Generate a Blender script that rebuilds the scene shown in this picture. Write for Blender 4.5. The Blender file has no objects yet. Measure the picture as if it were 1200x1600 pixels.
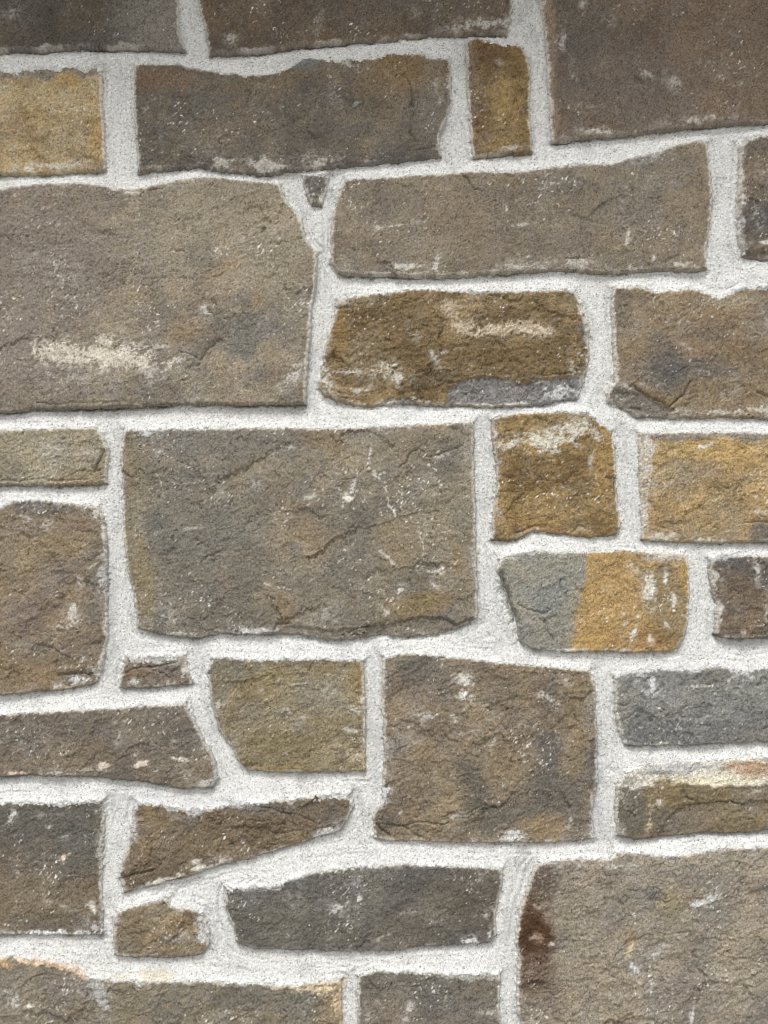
# Rubble stone wall with pale sanded mortar joints, seen square on.
# Wall plane is XZ, outward is -Y.  1 "unit" of the layout tables below = 1 mm on the wall.
import bpy, math
import numpy as np

scene = bpy.context.scene
col = scene.collection

# ------------------------------------------------------------------ camera
CX, CY, GROUND = 600.0, 800.0, 2050.0        # layout point in the middle of the view; layout y of the pavement
DIST = 1.55
cam_d = bpy.data.cameras.new("camera")
cam_d.sensor_fit = 'VERTICAL'
cam_d.sensor_height = 24.0
cam_d.lens = 24.0 * DIST / 1.6
cam_d.clip_start = 0.05
cam_d.clip_end = 200.0
cam = bpy.data.objects.new("camera", cam_d)
cam.location = (0.0, -DIST, (GROUND - CY) / 1000.0)
cam.rotation_euler = (math.radians(90), 0, 0)
col.objects.link(cam)
scene.camera = cam

# ------------------------------------------------------------------ world + sun (bright overcast)
SUN_EL, SUN_AZ = 62.0, 14.0                  # azimuth measured left of straight-on
w = bpy.data.worlds.new("World")
scene.world = w
w.use_nodes = True
nt = w.node_tree
bg = nt.nodes['Background']
sky = nt.nodes.new('ShaderNodeTexSky')
sky.sky_type = 'NISHITA'
sky.sun_disc = False
sky.sun_elevation = math.radians(SUN_EL)
sky.sun_rotation = math.radians(180 + SUN_AZ)
sky.air_density = 1.0
sky.dust_density = 3.0
hs = nt.nodes.new('ShaderNodeHueSaturation')
hs.inputs['Saturation'].default_value = 0.04
nt.links.new(sky.outputs[0], hs.inputs['Color'])
nt.links.new(hs.outputs[0], bg.inputs[0])
bg.inputs[1].default_value = 0.085
scene.cycles.filter_width = 0.9

sd = bpy.data.lights.new("sun", 'SUN')
sd.energy = 1.5
sd.angle = math.radians(20)
sd.color = (1.0, 0.985, 0.955)
so = bpy.data.objects.new("sun", sd)
el, az = math.radians(SUN_EL), math.radians(SUN_AZ)
from mathutils import Vector
to_sun = Vector((-math.sin(az) * math.cos(el), -math.cos(az) * math.cos(el), math.sin(el)))
so.rotation_euler = to_sun.to_track_quat('Z', 'Y').to_euler()
so.location = to_sun * 5
col.objects.link(so)

scene.view_settings.view_transform = 'Standard'
scene.view_settings.look = 'None'
scene.view_settings.exposure = 0.9
scene.view_settings.gamma = 1.0

# ------------------------------------------------------------------ noise
F = np.float32
_tabs = {}
def _tab(seed):
    if seed not in _tabs:
        r = np.random.RandomState(seed * 7 + 13)
        a = r.rand(256, 256) * 2 * np.pi
        _tabs[seed] = (np.cos(a).astype(F).ravel(), np.sin(a).astype(F).ravel())
    return _tabs[seed]

def perlin(x, y, seed):
    gx, gy = _tab(seed)
    x = x.astype(F); y = y.astype(F)
    xf = np.floor(x); yf = np.floor(y)
    xi = xf.astype(np.int32); yi = yf.astype(np.int32)
    fx = x - xf; fy = y - yf
    u = fx * fx * fx * (fx * (fx * 6 - 15) + 10)
    v = fy * fy * fy * (fy * (fy * 6 - 15) + 10)
    x0 = xi & 255; x1 = (xi + 1) & 255
    y0 = (yi & 255) << 8; y1 = ((yi + 1) & 255) << 8
    def dt(a, b, dx, dy):
        k = b + a
        return gx[k] * dx + gy[k] * dy
    n0 = dt(x0, y0, fx, fy); n1 = dt(x1, y0, fx - 1, fy)
    a = n0 + u * (n1 - n0)
    n0 = dt(x0, y1, fx, fy - 1); n1 = dt(x1, y1, fx - 1, fy - 1)
    b = n0 + u * (n1 - n0)
    return (a + v * (b - a)) * F(1.5)

def fbm(x, y, scale, octs, seed, gain=0.5, lac=2.03):
    out = 0; amp = 1.0; tot = 0; s = scale
    for o in range(octs):
        out = out + F(amp) * perlin(x / s + seed * 3.71 + o * 17.3, y / s + seed * 1.37 + o * 9.1, seed + o)
        tot += amp; amp *= gain; s /= lac
    return out / F(tot ** 0.8)

def aniso(x, y, ang, along, across, octs, seed, gain=0.55):
    c, s = math.cos(math.radians(ang)), math.sin(math.radians(ang))
    u = (x * c + y * s) / along * across
    v = (-x * s + y * c)
    return fbm(u, v, across, octs, seed, gain)

def facets(x, y, ang, along, across, seed):
    """split-stone cleavage: every irregular cell is its own tilted plane; returns height and a random tone per cell"""
    c, s_ = math.cos(math.radians(ang)), math.sin(math.radians(ang))
    u = (x * c + y * s_) / F(along); v = (-x * s_ + y * c) / F(across)
    r = np.random.RandomState(seed)
    tb = r.rand(6, 128 * 128).astype(F)
    iu = np.floor(u).astype(np.int32); iv = np.floor(v).astype(np.int32)
    best = np.full(u.shape, 9, F); hh = np.zeros(u.shape, F); tone = np.zeros(u.shape, F)
    for dv in (-1, 0, 1):
        for du in (-1, 0, 1):
            k = (((iv + dv) & 127) << 7) + ((iu + du) & 127)
            ax = (iu + du) + tb[0][k] - u; ay = (iv + dv) + tb[1][k] - v
            d = ax * ax + ay * ay
            m = d < best
            h = (tb[2][k] - .5) * 1.6 + (tb[3][k] - .5) * 3.0 * ax + (tb[4][k] - .5) * 3.0 * ay
            hh = np.where(m, h, hh); tone = np.where(m, tb[5][k], tone); best = np.where(m, d, best)
    return hh, tone - F(.5)

def sst(e0, e1, v):
    t = np.clip((v - e0) / (e1 - e0), 0, 1)
    return t * t * (3 - 2 * t)

def hashn(shape, seed):
    return np.random.RandomState(seed).rand(*shape).astype(F)

def lin(c):
    c = np.array(c, dtype=F) / 255.0
    return np.where(c <= 0.04045, c / 12.92, ((c + 0.055) / 1.055) ** 2.4).astype(F)

# ------------------------------------------------------------------ the grid (fine in the middle, growing outward)
STEP = 1.6
def axis(lo, flo, fhi, hi, step=STEP, mx=11.0):
    mid = np.arange(flo, fhi + step, step)
    r = []; s = step; v = mid[-1]
    while v < hi:
        s = min(s * 1.08, mx); v += s; r.append(v)
    l = []; s = step; v = mid[0]
    while v > lo:
        s = min(s * 1.08, mx); v -= s; l.append(v)
    return np.array(l[::-1] + list(mid) + r)
WX0, WX1, WY0, WY1 = -800.0, 2000.0, -330.0, 2052.0
XS = axis(WX0, -14, 1214, WX1)
YS = axis(WY0, -14, 1614, WY1)
NX, NY = len(XS), len(YS)
GX, GY = np.meshgrid(XS.astype(F), YS.astype(F))
print("grid", NX, NY, NX * NY)

# warped coordinates: outlines and stains follow these, so nothing has a ruled edge
wx = fbm(GX, GY, 34, 2, 1); wy = fbm(GX, GY, 34, 2, 4)
wx2 = fbm(GX, GY, 9, 3, 7, 0.65); wy2 = fbm(GX, GY, 9, 3, 11, 0.65)
wx3 = fbm(GX, GY, 4.2, 2, 14, .7); wy3 = fbm(GX, GY, 4.2, 2, 17, .7)
EX = GX + 1.5 * wx + 2.3 * wx2 + 1.7 * wx3
EY = GY + 1.5 * wy + 2.5 * wy2 + 1.8 * wy3
FX = GX + 9 * wx + 5.0 * wx2
FY = GY + 9 * wy + 5.0 * wy2

# shared relief
GRAIN = aniso(GX, GY, -24, 16, 5.5, 3, 21, 0.65)
GRAIN2 = aniso(GX, GY, -38, 46, 15, 3, 27, 0.6)
FINE = fbm(GX, GY, 4.6, 2, 33, 0.8)
MED = fbm(GX, GY, 34, 4, 37, 0.55)
BIG = fbm(GX, GY, 150, 3, 43, 0.5)
TERR = aniso(FX, FY, -20, 120, 62, 3, 49, 0.5)
MOT = fbm(GX, GY, 70, 5, 55, 0.62)
MOT2 = fbm(GX, GY, 42, 5, 61, 0.62)
MOT3 = fbm(GX, GY, 13, 4, 67, 0.7)
SPK = fbm(GX, GY, 5.2, 2, 73, 0.8)
SPKM = fbm(GX, GY, 95, 3, 77, 0.6)
ISO = fbm(GX, GY, 9, 3, 119, .7)
WX_ = GX + 14 * wx + 9 * wx2 + 1.5 * wx3; WY_ = GY + 14 * wy + 9 * wy2 + 1.5 * wy3
FCA, FTA = facets(WX_, WY_, -18, 95, 58, 201)
FCB, FTB = facets(WX_, WY_, -30, 36, 20, 202)
FCC, FTC = facets(GX + 6 * wx2 + 2 * wx3, GY + 6 * wy2 + 2 * wy3, 12, 15, 9, 203)
RIDGE = 1 - np.abs(aniso(GX + 4 * wx2, GY + 4 * wy2, -30, 60, 24, 3, 91, .6)) * 2.2
RIDGE2 = 1 - np.abs(aniso(GX + 3 * wx2, GY + 3 * wy2, 20, 26, 13, 2, 95, .6)) * 2.2
RMASK = sst(-.1, .5, fbm(GX, GY, 60, 3, 97))
SPK2 = aniso(GX, GY, -50, 9, 4.5, 2, 105, .8)
CHIP = aniso(GX, GY, -20, 20, 11, 4, 109, .75)
OPAC = .5 + .6 * sst(-.5, .5, fbm(GX, GY, 16, 2, 113, .7))
PIT = fbm(GX, GY, 6.5, 2, 83, 0.6)
RSD = fbm(GX, GY, 30, 5, 89, 0.68)
RND = hashn((NY, NX), 5)
RND2 = hashn((NY, NX), 6)

def light_at(y):       # how much light the wall gets at layout height y, relative to the middle (the added overhang shades the top)
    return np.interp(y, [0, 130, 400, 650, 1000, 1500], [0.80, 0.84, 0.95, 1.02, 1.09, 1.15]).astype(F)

# ------------------------------------------------------------------ distance to polygons / lines
def poly_sd(px, py, pts, want_n=False):
    """signed distance, positive inside; optionally the outward direction"""
    best = np.full(px.shape, 1e12, F); cx = np.zeros_like(best); cy = np.zeros_like(best)
    inside = np.zeros(px.shape, bool)
    n = len(pts)
    for i in range(n):
        x0, y0 = pts[i]; x1, y1 = pts[(i + 1) % n]
        dx, dy = x1 - x0, y1 - y0
        L = dx * dx + dy * dy + 1e-9
        t = np.clip(((px - x0) * dx + (py - y0) * dy) / L, 0, 1)
        qx = x0 + t * dx - px; qy = y0 + t * dy - py
        d = qx * qx + qy * qy
        m = d < best
        best = np.where(m, d, best)
        if want_n:
            cx = np.where(m, qx, cx); cy = np.where(m, qy, cy)
        if y0 != y1:
            c = (py < max(y0, y1)) & (py >= min(y0, y1)) & (px < x0 + (py - y0) * dx / dy)
            inside ^= c
    r = np.sqrt(best)
    sd = np.where(inside, r, -r).astype(F)
    if want_n:
        k = np.where(inside, 1.0, -1.0) / np.maximum(r, 1e-3)
        return sd, (cx * k).astype(F), (cy * k).astype(F)
    return sd

def line_d(px, py, pts):
    best = np.full(px.shape, 1e12, F); tt = np.zeros_like(best)
    tot = 0
    for i in range(len(pts) - 1):
        x0, y0 = pts[i]; x1, y1 = pts[i + 1]
        dx, dy = x1 - x0, y1 - y0
        L = dx * dx + dy * dy + 1e-9
        t = np.clip(((px - x0) * dx + (py - y0) * dy) / L, 0, 1)
        d = (x0 + t * dx - px) ** 2 + (y0 + t * dy - py) ** 2
        best = np.minimum(best, d)
    return np.sqrt(best)

# ------------------------------------------------------------------ the stones, traced outline + look
# feature kinds:  E ellipse stain/hump, P polygon stain/flake, C crack, V broken white vein of lime, R lime smear
def E(cx, cy, rx, ry, ang, c, k=1.0, soft=0.5, dh=0.0): return ('E', cx, cy, rx, ry, ang, c, k, soft, dh)
def P(pts, c, k=1.0, soft=6, dh=0.0, hs=3): return ('P', pts, c, k, soft, dh, hs)
def C(pts, wd=1.6, dp=2.5): return ('C', pts, wd, dp)
def V(pts, wd=2.2, k=0.9): return ('V', pts, wd, k)
def R(cx, cy, rx, ry, ang, k=1.0, c=(200, 196, 188)): return ('R', cx, cy, rx, ry, ang, k, c)

GREY = (104, 101, 97); DARK = (84, 81, 77); OCH = (172, 128, 62); BLUE = (178, 180, 190); WHT = (214, 211, 203)

STONES = []
def S(pts, base, alt, feats=(), label=None, h=4.0, tilt=(0, 0), res=(.35, .5, .3, .3), bot=1.0, rough=1.0,
      specks=.5, altk=1.0):
    """base, alt: the two colours it mottles between; res: lime left on the top, bottom, left, right edge"""
    STONES.append(dict(pts=pts, base=base, alt=alt, feats=feats, label=label, h=h, tilt=tilt, res=res,
                       bot=bot, rough=rough, specks=specks, altk=altk, traced=True))

S([(-150,-175),(268,-175),(274,-60),(278,0),(280,52),(289,80),(250,77),(189,74),(120,76),(17,79),(-60,82),(-150,80)],
  (92,83,73),(76,69,61), [E(245,25,50,75,10,(118,112,106),.75), P([(205,45),(240,0),(290,0),(290,78),(262,74)],(116,109,102),.5,8,-1.6),
  R(25,25,18,22,0,.5), C([(205,50),(240,20),(262,0)],1.5,1.5)],
  'dark brown stone at the upper left, cut by the top of the view', bot=1.4, specks=.3, rough=.8)
S([(306,-180),(804,-180),(801,0),(797,38),(793,53),(712,53),(652,57),(614,61),(530,66),(460,72),(420,79),(380,83),(327,85),(320,45),(310,0)],
  (104,86,69),(86,74,63), [R(752,40,52,11,-6,1.0), R(360,62,14,9,10,.9), R(500,30,14,22,70,.5), R(497,52,14,5,80,.5), R(650,25,7,12,0,.4),
  E(620,10,120,20,0,(96,88,80),.5)],
  'long reddish brown stone along the top edge', bot=1.4, specks=.55, rough=.8)
S([(842,-230),(1430,-230),(1430,182),(1200,191),(1067,201),(990,210),(927,215),(885,219),(861,221),(859,182),(855,140),(855,98),(852,52),(842,0)],
  (114,95,79),(100,83,70), [E(905,70,42,110,0,(88,82,76),.75), E(1000,150,70,70,20,(98,88,80),.7), E(1150,70,90,90,0,(118,98,80),.5),
  R(875,70,9,14,20,.9), R(912,8,8,9,0,.9), R(948,38,11,8,30,.8), R(930,208,26,8,8,1.0), R(1015,122,18,6,20,.8), R(1050,132,9,20,-40,.7),
  R(1090,190,60,8,-6,.8), R(895,115,6,20,-12,.7), R(1155,135,12,5,-20,.5), C([(992,124),(1004,134)],3,2.5), C([(1098,82),(1106,88)],3,1.5),
  P([(838,-5),(862,-5),(868,60),(866,150),(873,190),(866,222),(850,222),(850,60)],(132,110,90),.8,3,-3.5,2.5)],
  'very large smooth brown stone in the upper right corner', h=7, bot=1.2, specks=.35, rough=.75, res=(.3,.55,.5,.3))
S([(-140,106),(0,108),(60,106),(100,104),(150,105),(159,112),(161,175),(165,256),(165,266),(70,272),(0,273),(-140,275)],
  (172,146,102),(148,119,78), [P([(-140,96),(165,96),(165,108),(148,118),(128,126),(118,112),(98,118),(72,130),(60,122),(0,127),(-140,128)],(118,110,99),.95,3,-1.2,2),
  E(110,130,24,12,20,(190,140,60),.6), E(30,205,60,26,0,(142,118,88),.5), E(150,215,14,28,0,(186,140,62),.6), R(80,262,75,8,-3,1.0), R(38,158,14,7,0,.6), R(15,230,12,20,0,.4)],
  'tan yellow sandstone block at the left edge', h=3.5, rough=1.15, specks=.6, bot=.9)
S([(212,106),(224,101),(280,101),(304,108),(332,113),(390,119),(425,117),(456,105),(474,92),(512,93),(582,93),(607,84),(656,84),(670,91),(701,93),
   (705,122),(705,157),(698,185),(687,210),(686,231),(689,246),(649,250),(600,254),(530,261),(442,269),(420,273),(350,268),(315,261),(262,264),(217,270),(217,259),(212,196),(210,140)],
  (103,92,79),(88,80,71), [E(640,112,62,30,8,(134,98,52),.85,.6), E(590,135,50,22,0,(120,97,68),.6), E(245,125,52,22,0,(120,90,64),.7), E(425,128,80,14,-8,(116,92,66),.5),
  P([(458,104),(474,92),(500,92),(496,108),(470,114)],(98,98,97),.9,3), R(545,102,24,8,20,.9), R(575,110,7,6,0,.9), E(675,160,24,66,0,(110,103,95),.6,.5,-1.4),
  R(345,258,34,15,0,.95), R(430,262,44,14,8,.9), R(505,255,40,13,0,.8), R(680,135,8,10,0,.6), R(688,160,5,7,0,.7), R(556,166,6,8,0,.7), R(232,172,7,9,0,.5),
  C([(618,120),(632,117),(640,130),(643,160),(646,180),(641,210),(650,222)],1.6,2.2), C([(643,160),(640,172)],4,2.5), C([(656,250),(688,248)],4,3),C([(652,236),(690,232)],2,1.5)],
  'long dark brown stone with an orange brown corner', specks=.5, rough=.85)
S([(729,67),(743,61),(768,66),(806,70),(817,76),(825,94),(829,122),(827,175),(831,238),(780,242),(740,245),(736,217),(731,157),(729,105)],
  (146,112,58),(112,82,46), [E(786,165,22,40,0,(172,138,76),.6,.8), E(750,140,20,60,0,(104,78,48),.7,.8), E(800,110,20,16,0,(108,80,46),.7,.8), E(775,205,26,10,0,(104,78,44),.6,.8), E(770,78,40,16,0,(112,80,48),.8), E(738,120,9,70,0,(128,108,84),.8), E(752,225,22,16,0,(126,106,82),.8),
  E(815,220,18,20,0,(118,88,48),.6), R(800,234,20,5,-6,.9), R(780,98,6,5,0,.8), C([(744,205),(760,226)],1.6,1.4)],
  'small upright golden brown stone beside the large corner stone', rough=1.25, specks=.3, h=3)
S([(-190,300),(0,297),(63,289),(115,287),(154,289),(178,296),(205,298),(231,294),(245,289),(315,278),(350,280),(418,286),(436,292),(450,318),(470,342),(477,374),(495,395),
   (493,442),(486,495),(482,547),(478,600),(476,631),(420,631),(280,631),(210,635),(70,639),(0,643),(-190,648)],
  (136,123,105),(118,107,94), [E(70,400,130,130,0,(116,104,95),.75,.6), E(30,560,80,70,0,(124,111,103),.6), E(350,360,110,80,0,(146,132,108),.6), E(430,330,30,30,0,(146,128,100),.5),
  E(350,420,30,14,-30,(160,125,80),.5), E(290,520,30,16,-20,(146,116,80),.7), E(400,470,12,12,0,(160,124,70),.6), E(385,468,10,9,0,(92,90,88),.7), E(385,530,38,22,-35,(102,100,96),.7),
  E(320,405,26,24,0,(104,100,94),.5), E(440,400,40,90,0,(140,128,106),.4),
  R(100,553,56,20,8,1.1,(204,196,182)), R(190,560,84,24,4,1.15,(204,196,182)), R(172,534,30,16,0,1.0,(200,192,178)), R(235,580,30,18,-20,.7), R(272,566,26,8,-30,.8), R(120,590,60,24,10,.35),
  R(460,590,30,10,-35,.8), R(325,490,8,12,-30,.8), R(420,500,26,10,-40,.4), R(90,432,60,34,20,.3), R(215,400,40,20,0,.25), R(210,303,14,5,0,.9), R(300,625,30,6,0,.4),
  P([(280,560),(312,556),(345,530),(352,540),(318,566),(290,590),(262,600)],(120,110,95),.3,5,-1.6,3), C([(282,552),(298,555),(312,563),(338,540)],1.6,1.8), C([(190,442),(192,448)],3,2),
  C([(270,395),(290,394)],2,1.5),C([(235,300),(258,296)],2,1.2), C([(470,600),(470,630)],1.5,1.2),C([(60,631),(200,629)],1.6,1.2)],
  'largest grey brown stone at the left with a pale lime streak', h=8, bot=1.7, specks=.8, rough=.85, res=(.35,.1,.3,.35))
S([(471,273),(514,271),(511,296),(502,320),(488,320),(475,294)], (116,112,105),(94,90,84), [R(490,305,6,9,0,.6)],
  'tiny dark chip of stone set into the joint', h=3.4, rough=1.2, res=(.5,.5,.5,.5))
S([(541,280),(600,278),(705,271),(740,268),(803,269),(902,258),(955,258),(980,250),(1025,238),(1060,227),(1088,222),(1104,224),(1105,245),(1109,280),(1112,315),(1107,357),(1101,385),(1101,420),
   (1084,423),(1025,421),(969,427),(885,423),(780,427),(680,434),(635,431),(565,431),(530,427),(518,411),(519,350),(526,315),(536,290)],
  (128,114,96),(112,99,84), [E(1010,250,40,14,-18,(100,99,98),.8), E(1040,270,50,34,0,(110,102,92),.5), E(1085,350,26,60,0,(134,114,88),.6), E(720,340,60,34,0,(134,112,88),.5),
  E(820,400,90,24,0,(120,106,92),.5), E(1000,330,40,50,0,(112,104,94),.5), R(620,354,44,3,-8,.7), R(590,358,6,5,0,.9), R(790,330,4,14,0,.8), R(812,352,24,4,0,.6), R(682,414,6,18,12,.95),
  R(978,375,5,16,10,.8), R(640,417,34,7,-4,.9), R(810,418,40,7,0,.8), R(905,412,44,10,0,.7), R(1060,414,26,8,0,.9), R(1020,405,6,5,0,1.), R(1022,244,40,6,-20,.7), R(535,405,6,10,0,.5),
  C([(714,270),(728,280),(738,296),(748,301)],1.8,2.4), C([(1003,350),(1003,400)],1.4,1.2), C([(880,406),(900,404),(915,404)],2,1.5)],
  'long brown stone with a sloping upper right corner', h=4.5, specks=.6, rough=.85, res=(.3,.7,.25,.3))
S([(1156,230),(1166,219),(1186,214),(1345,206),(1345,400),(1200,404),(1160,400),(1153,367),(1151,332),(1154,280)],
  (112,97,83),(92,84,76), [E(1180,345,40,26,0,(72,71,72),.8), E(1190,260,30,30,0,(124,106,86),.4), R(1160,315,5,14,0,.9), R(1195,380,22,4,10,1.), R(1195,272,10,5,0,.7), R(1180,345,10,18,0,.5), 
  C([(1160,396),(1200,402)],8,4)],
  'dark brown stone at the right edge with a hollow lower edge', rough=1.3, specks=.9, res=(.6,.6,.7,.3))
S([(528,472),(545,464),(565,462),(652,453),(780,456),(850,454),(881,452),(895,458),(906,474),(913,491),(920,509),(918,530),(920,558),(915,586),(908,610),(902,622),(850,631),(780,635),(652,631),(600,632),(579,635),
   (540,630),(508,619),(497,606),(504,572),(510,540),(517,512),(524,490)],
  (140,112,72),(112,86,50), [E(534,530,18,40,0,(146,106,44),.8), E(575,560,40,40,0,(126,110,88),.5), E(820,470,80,16,0,(146,120,80),.6), E(650,520,80,50,0,(118,92,56),.6), E(820,560,100,26,0,(120,92,52),.8),
  E(570,615,60,12,10,(168,130,74),.6), E(560,470,40,8,-6,(150,134,108),.6),
  P([(695,612),(716,600),(745,590),(780,590),(812,602),(870,590),(912,588),(908,622),(850,634),(700,634)],(114,112,112),.95,3,-3.0,2.5), P([(590,634),(610,620),(640,622),(655,634)],(116,114,112),.9,3,-2,2),
  R(706,486,14,26,-14,1.15,(186,172,150)), R(722,510,20,14,20,1.15,(186,172,150)), R(775,514,62,10,-7,1.25,(190,176,154)), R(835,515,38,13,0,1.25,(192,178,158)), R(676,470,30,10,20,.6,(175,160,135)),
  R(600,585,26,14,-30,1.0,(198,190,172)), R(620,590,20,9,10,.9), R(575,590,26,5,0,.7), R(545,582,34,5,6,.7), R(680,560,6,20,-30,.7), R(700,550,20,4,-10,.7), R(645,520,12,8,40,.5), R(655,530,12,8,0,.4), 
  R(513,596,14,26,0,.9), R(560,610,26,8,0,.7), R(770,615,40,8,-8,.6,(180,178,180)), R(868,615,34,12,-6,1.,(186,186,194)), R(905,560,18,18,0,.65), R(900,580,12,8,0,.7), R(530,474,20,6,0,.7), R(740,466,10,26,70,.4),
  E(913,520,10,22,0,(96,94,92),.8), C([(850,588),(890,582),(910,586)],1.6,2), C([(700,600),(745,590)],1.6,1.6), C([(878,454),(898,465),(908,482)],2.2,2.4), C([(525,486),(545,482)],3,2), C([(812,505),(806,520)],1,1)],
  'golden brown stone with pale pinkish mortar smears', h=4.5, rough=1.4, specks=.6, res=(.5,.55,.7,.6))
S([(958,451),(997,448),(1025,458),(1077,451),(1095,456),(1123,467),(1158,451),(1200,448),(1385,440),(1385,655),(1200,653),(1095,652),(1042,652),(997,651),(976,638),(951,628),(948,615),(959,600),(960,565),(958,523),(955,477)],
  (142,121,94),(126,102,76), [E(968,475,16,44,0,(104,96,86),.8), E(1046,578,38,34,-15,(84,82,80),.95,.45), E(1108,572,30,20,10,(92,88,84),.75,.5), E(1025,535,20,14,40,(104,96,88),.7), E(1095,520,44,18,10,(112,96,84),.6), E(1085,545,28,14,20,(138,106,78),.7),
  E(1190,490,26,60,0,(108,98,88),.6), E(1110,490,50,20,0,(144,112,78),.5), E(985,620,40,14,25,(104,98,92),.8,.5,-1.5), E(1060,480,40,24,0,(150,130,104),.5), E(1140,470,60,10,0,(148,136,114),.7),
  P([(950,628),(952,610),(985,612),(1010,622),(1035,635),(1052,642),(1042,656),(990,656)],(108,102,96),.75,4,-4,2.5),
  R(1130,646,50,6,-2,.9), R(1185,640,30,8,0,.8), R(1060,645,14,6,0,.9), R(978,605,10,4,25,.9), R(1040,505,6,5,0,.9), R(1010,600,26,8,0,.35), R(1018,470,5,10,-10,.8), R(1197,500,8,16,-30,.6), R(990,575,16,10,0,.3), R(1075,545,16,4,30,.5),
  R(965,620,14,6,20,.6), C([(990,605),(1005,618),(1030,628),(1042,638),(1062,618),(1078,600)],2.2,3), C([(951,631),(975,636),(1000,640)],2,2.5), C([(1180,612),(1200,622)],3,2.5), C([(1130,605),(1134,620)],2.5,2)],
  'brown stone with a dark grey blotch at the right edge', h=5, specks=.5, rough=1.1, res=(.35,.5,.5,.3))
S([(-110,674),(0,672),(70,670),(150,668),(161,680),(170,705),(167,740),(165,756),(105,757),(35,757),(0,757),(-110,757)],
  (150,139,116),(132,121,100), [E(130,748,40,12,-4,(150,124,84),.7), R(80,700,40,18,0,.35), R(130,708,40,3,-6,.5), P([(110,748),(126,736),(150,740),(168,700),(175,760),(112,760)],(140,124,96),.6,4,-2,2),
  C([(162,704),(156,722),(148,736),(158,734)],3,3), C([(112,744),(126,735),(150,738)],1.6,1.8), C([(0,752),(60,750),(140,752)],1.6,1.4)],
  'low pale grey tan stone at the left edge', h=7, bot=1.5, rough=1.15, specks=.5, res=(.3,.05,.3,.4))
S([(196,672),(280,670),(420,668),(530,669),(600,666),(740,659),(738,705),(740,740),(742,793),(742,825),(745,895),(745,965),(740,968),(719,979),(698,988),(635,996),(586,993),(530,1000),(460,991),(428,990),(390,990),(367,991),(343,987),
   (315,996),(273,993),(217,981),(210,930),(201,888),(196,842),(192,790),(190,705)],
  (134,122,104),(116,107,94), [E(300,830,76,150,0,(108,104,97),.75,.5), E(350,690,110,26,0,(110,106,100),.7), E(208,800,17,130,0,(142,124,92),.6,.5), E(228,920,15,60,0,(150,128,86),.7,.5), E(222,880,12,40,0,(140,116,76),.5), E(190,700,14,26,0,(150,132,98),.6),
  E(478,845,36,34,0,(154,122,80),.6,.8), E(455,790,26,12,0,(140,112,78),.5), E(460,860,10,16,-30,(98,98,98),.8), E(445,950,14,24,0,(146,108,66),.7), E(470,925,60,60,0,(134,122,102),.4), E(650,945,60,18,-12,(156,124,68),.8,.5), E(620,850,36,40,0,(146,120,80),.6),
  E(715,870,10,24,0,(156,122,64),.7), E(690,820,50,60,0,(142,128,104),.5), E(510,690,40,16,10,(134,108,72),.7), E(640,700,60,26,-12,(126,112,92),.6), E(560,870,40,30,0,(116,108,98),.5), E(330,770,40,16,0,(136,120,96),.4), E(400,830,30,80,0,(110,106,98),.4),
  P([(590,990),(620,970),(655,966),(690,966),(715,976),(745,962),(745,1000),(590,1002)],(120,112,100),.4,4,-4.5,3), P([(425,990),(430,978),(470,980),(540,985),(600,976),(610,1004),(420,1004)],(122,114,104),.5,4,-3,3),
  R(545,777,10,10,-40,1.1,WHT), R(552,762,6,14,20,.9,WHT), R(455,700,5,14,30,.8), R(690,713,12,4,-20,.7), R(485,777,14,3,-6,.8), R(685,893,11,8,-20,1.,WHT), R(628,921,9,7,0,1.1,WHT), R(602,868,20,4,42,.8), R(600,955,14,6,50,.7), R(510,960,34,16,-20,.4),
  R(680,913,10,4,30,.7), R(230,680,22,7,0,.9,(190,192,196)), R(250,707,8,8,0,.7), R(265,970,50,14,8,.4), R(400,985,40,6,0,.9,(190,190,194)), R(295,826,26,3,-4,.6), R(280,990,50,6,0,.7), R(740,840,8,90,0,.5), R(730,740,10,50,0,.35), R(595,674,16,6,0,.6),
  R(350,768,12,6,0,.4), R(398,758,9,10,0,.5), R(325,740,8,8,0,.4), R(220,850,12,80,0,.25),
  V([(578,695),(577,730),(590,742),(600,738)],1.8), V([(583,742),(600,755),(606,785),(622,810)],1.8), V([(560,738),(545,770),(537,790)],2), V([(690,830),(722,835)],1.4,.6), V([(655,830),(662,875),(650,890)],1.5,.6), V([(440,830),(450,810)],1.5,.5), V([(412,912),(455,920)],1.6,.7), V([(245,740),(262,780)],1.4,.5),
  C([(625,730),(634,722),(640,708),(652,704)],1.6,2.2), C([(660,706),(668,714),(690,708),(722,697)],1.3,1.4), C([(626,968),(655,964),(690,966),(712,976),(738,966)],2.2,3), C([(430,985),(432,976),(450,974)],2.2,2.6), C([(545,988),(560,980),(600,978)],2.2,2.4), C([(700,826),(728,840)],1.3,1.2)],
  'very large grey brown stone in the middle with white veins', h=5, specks=.65, rough=.95, res=(.25,.5,.3,.45))
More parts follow.
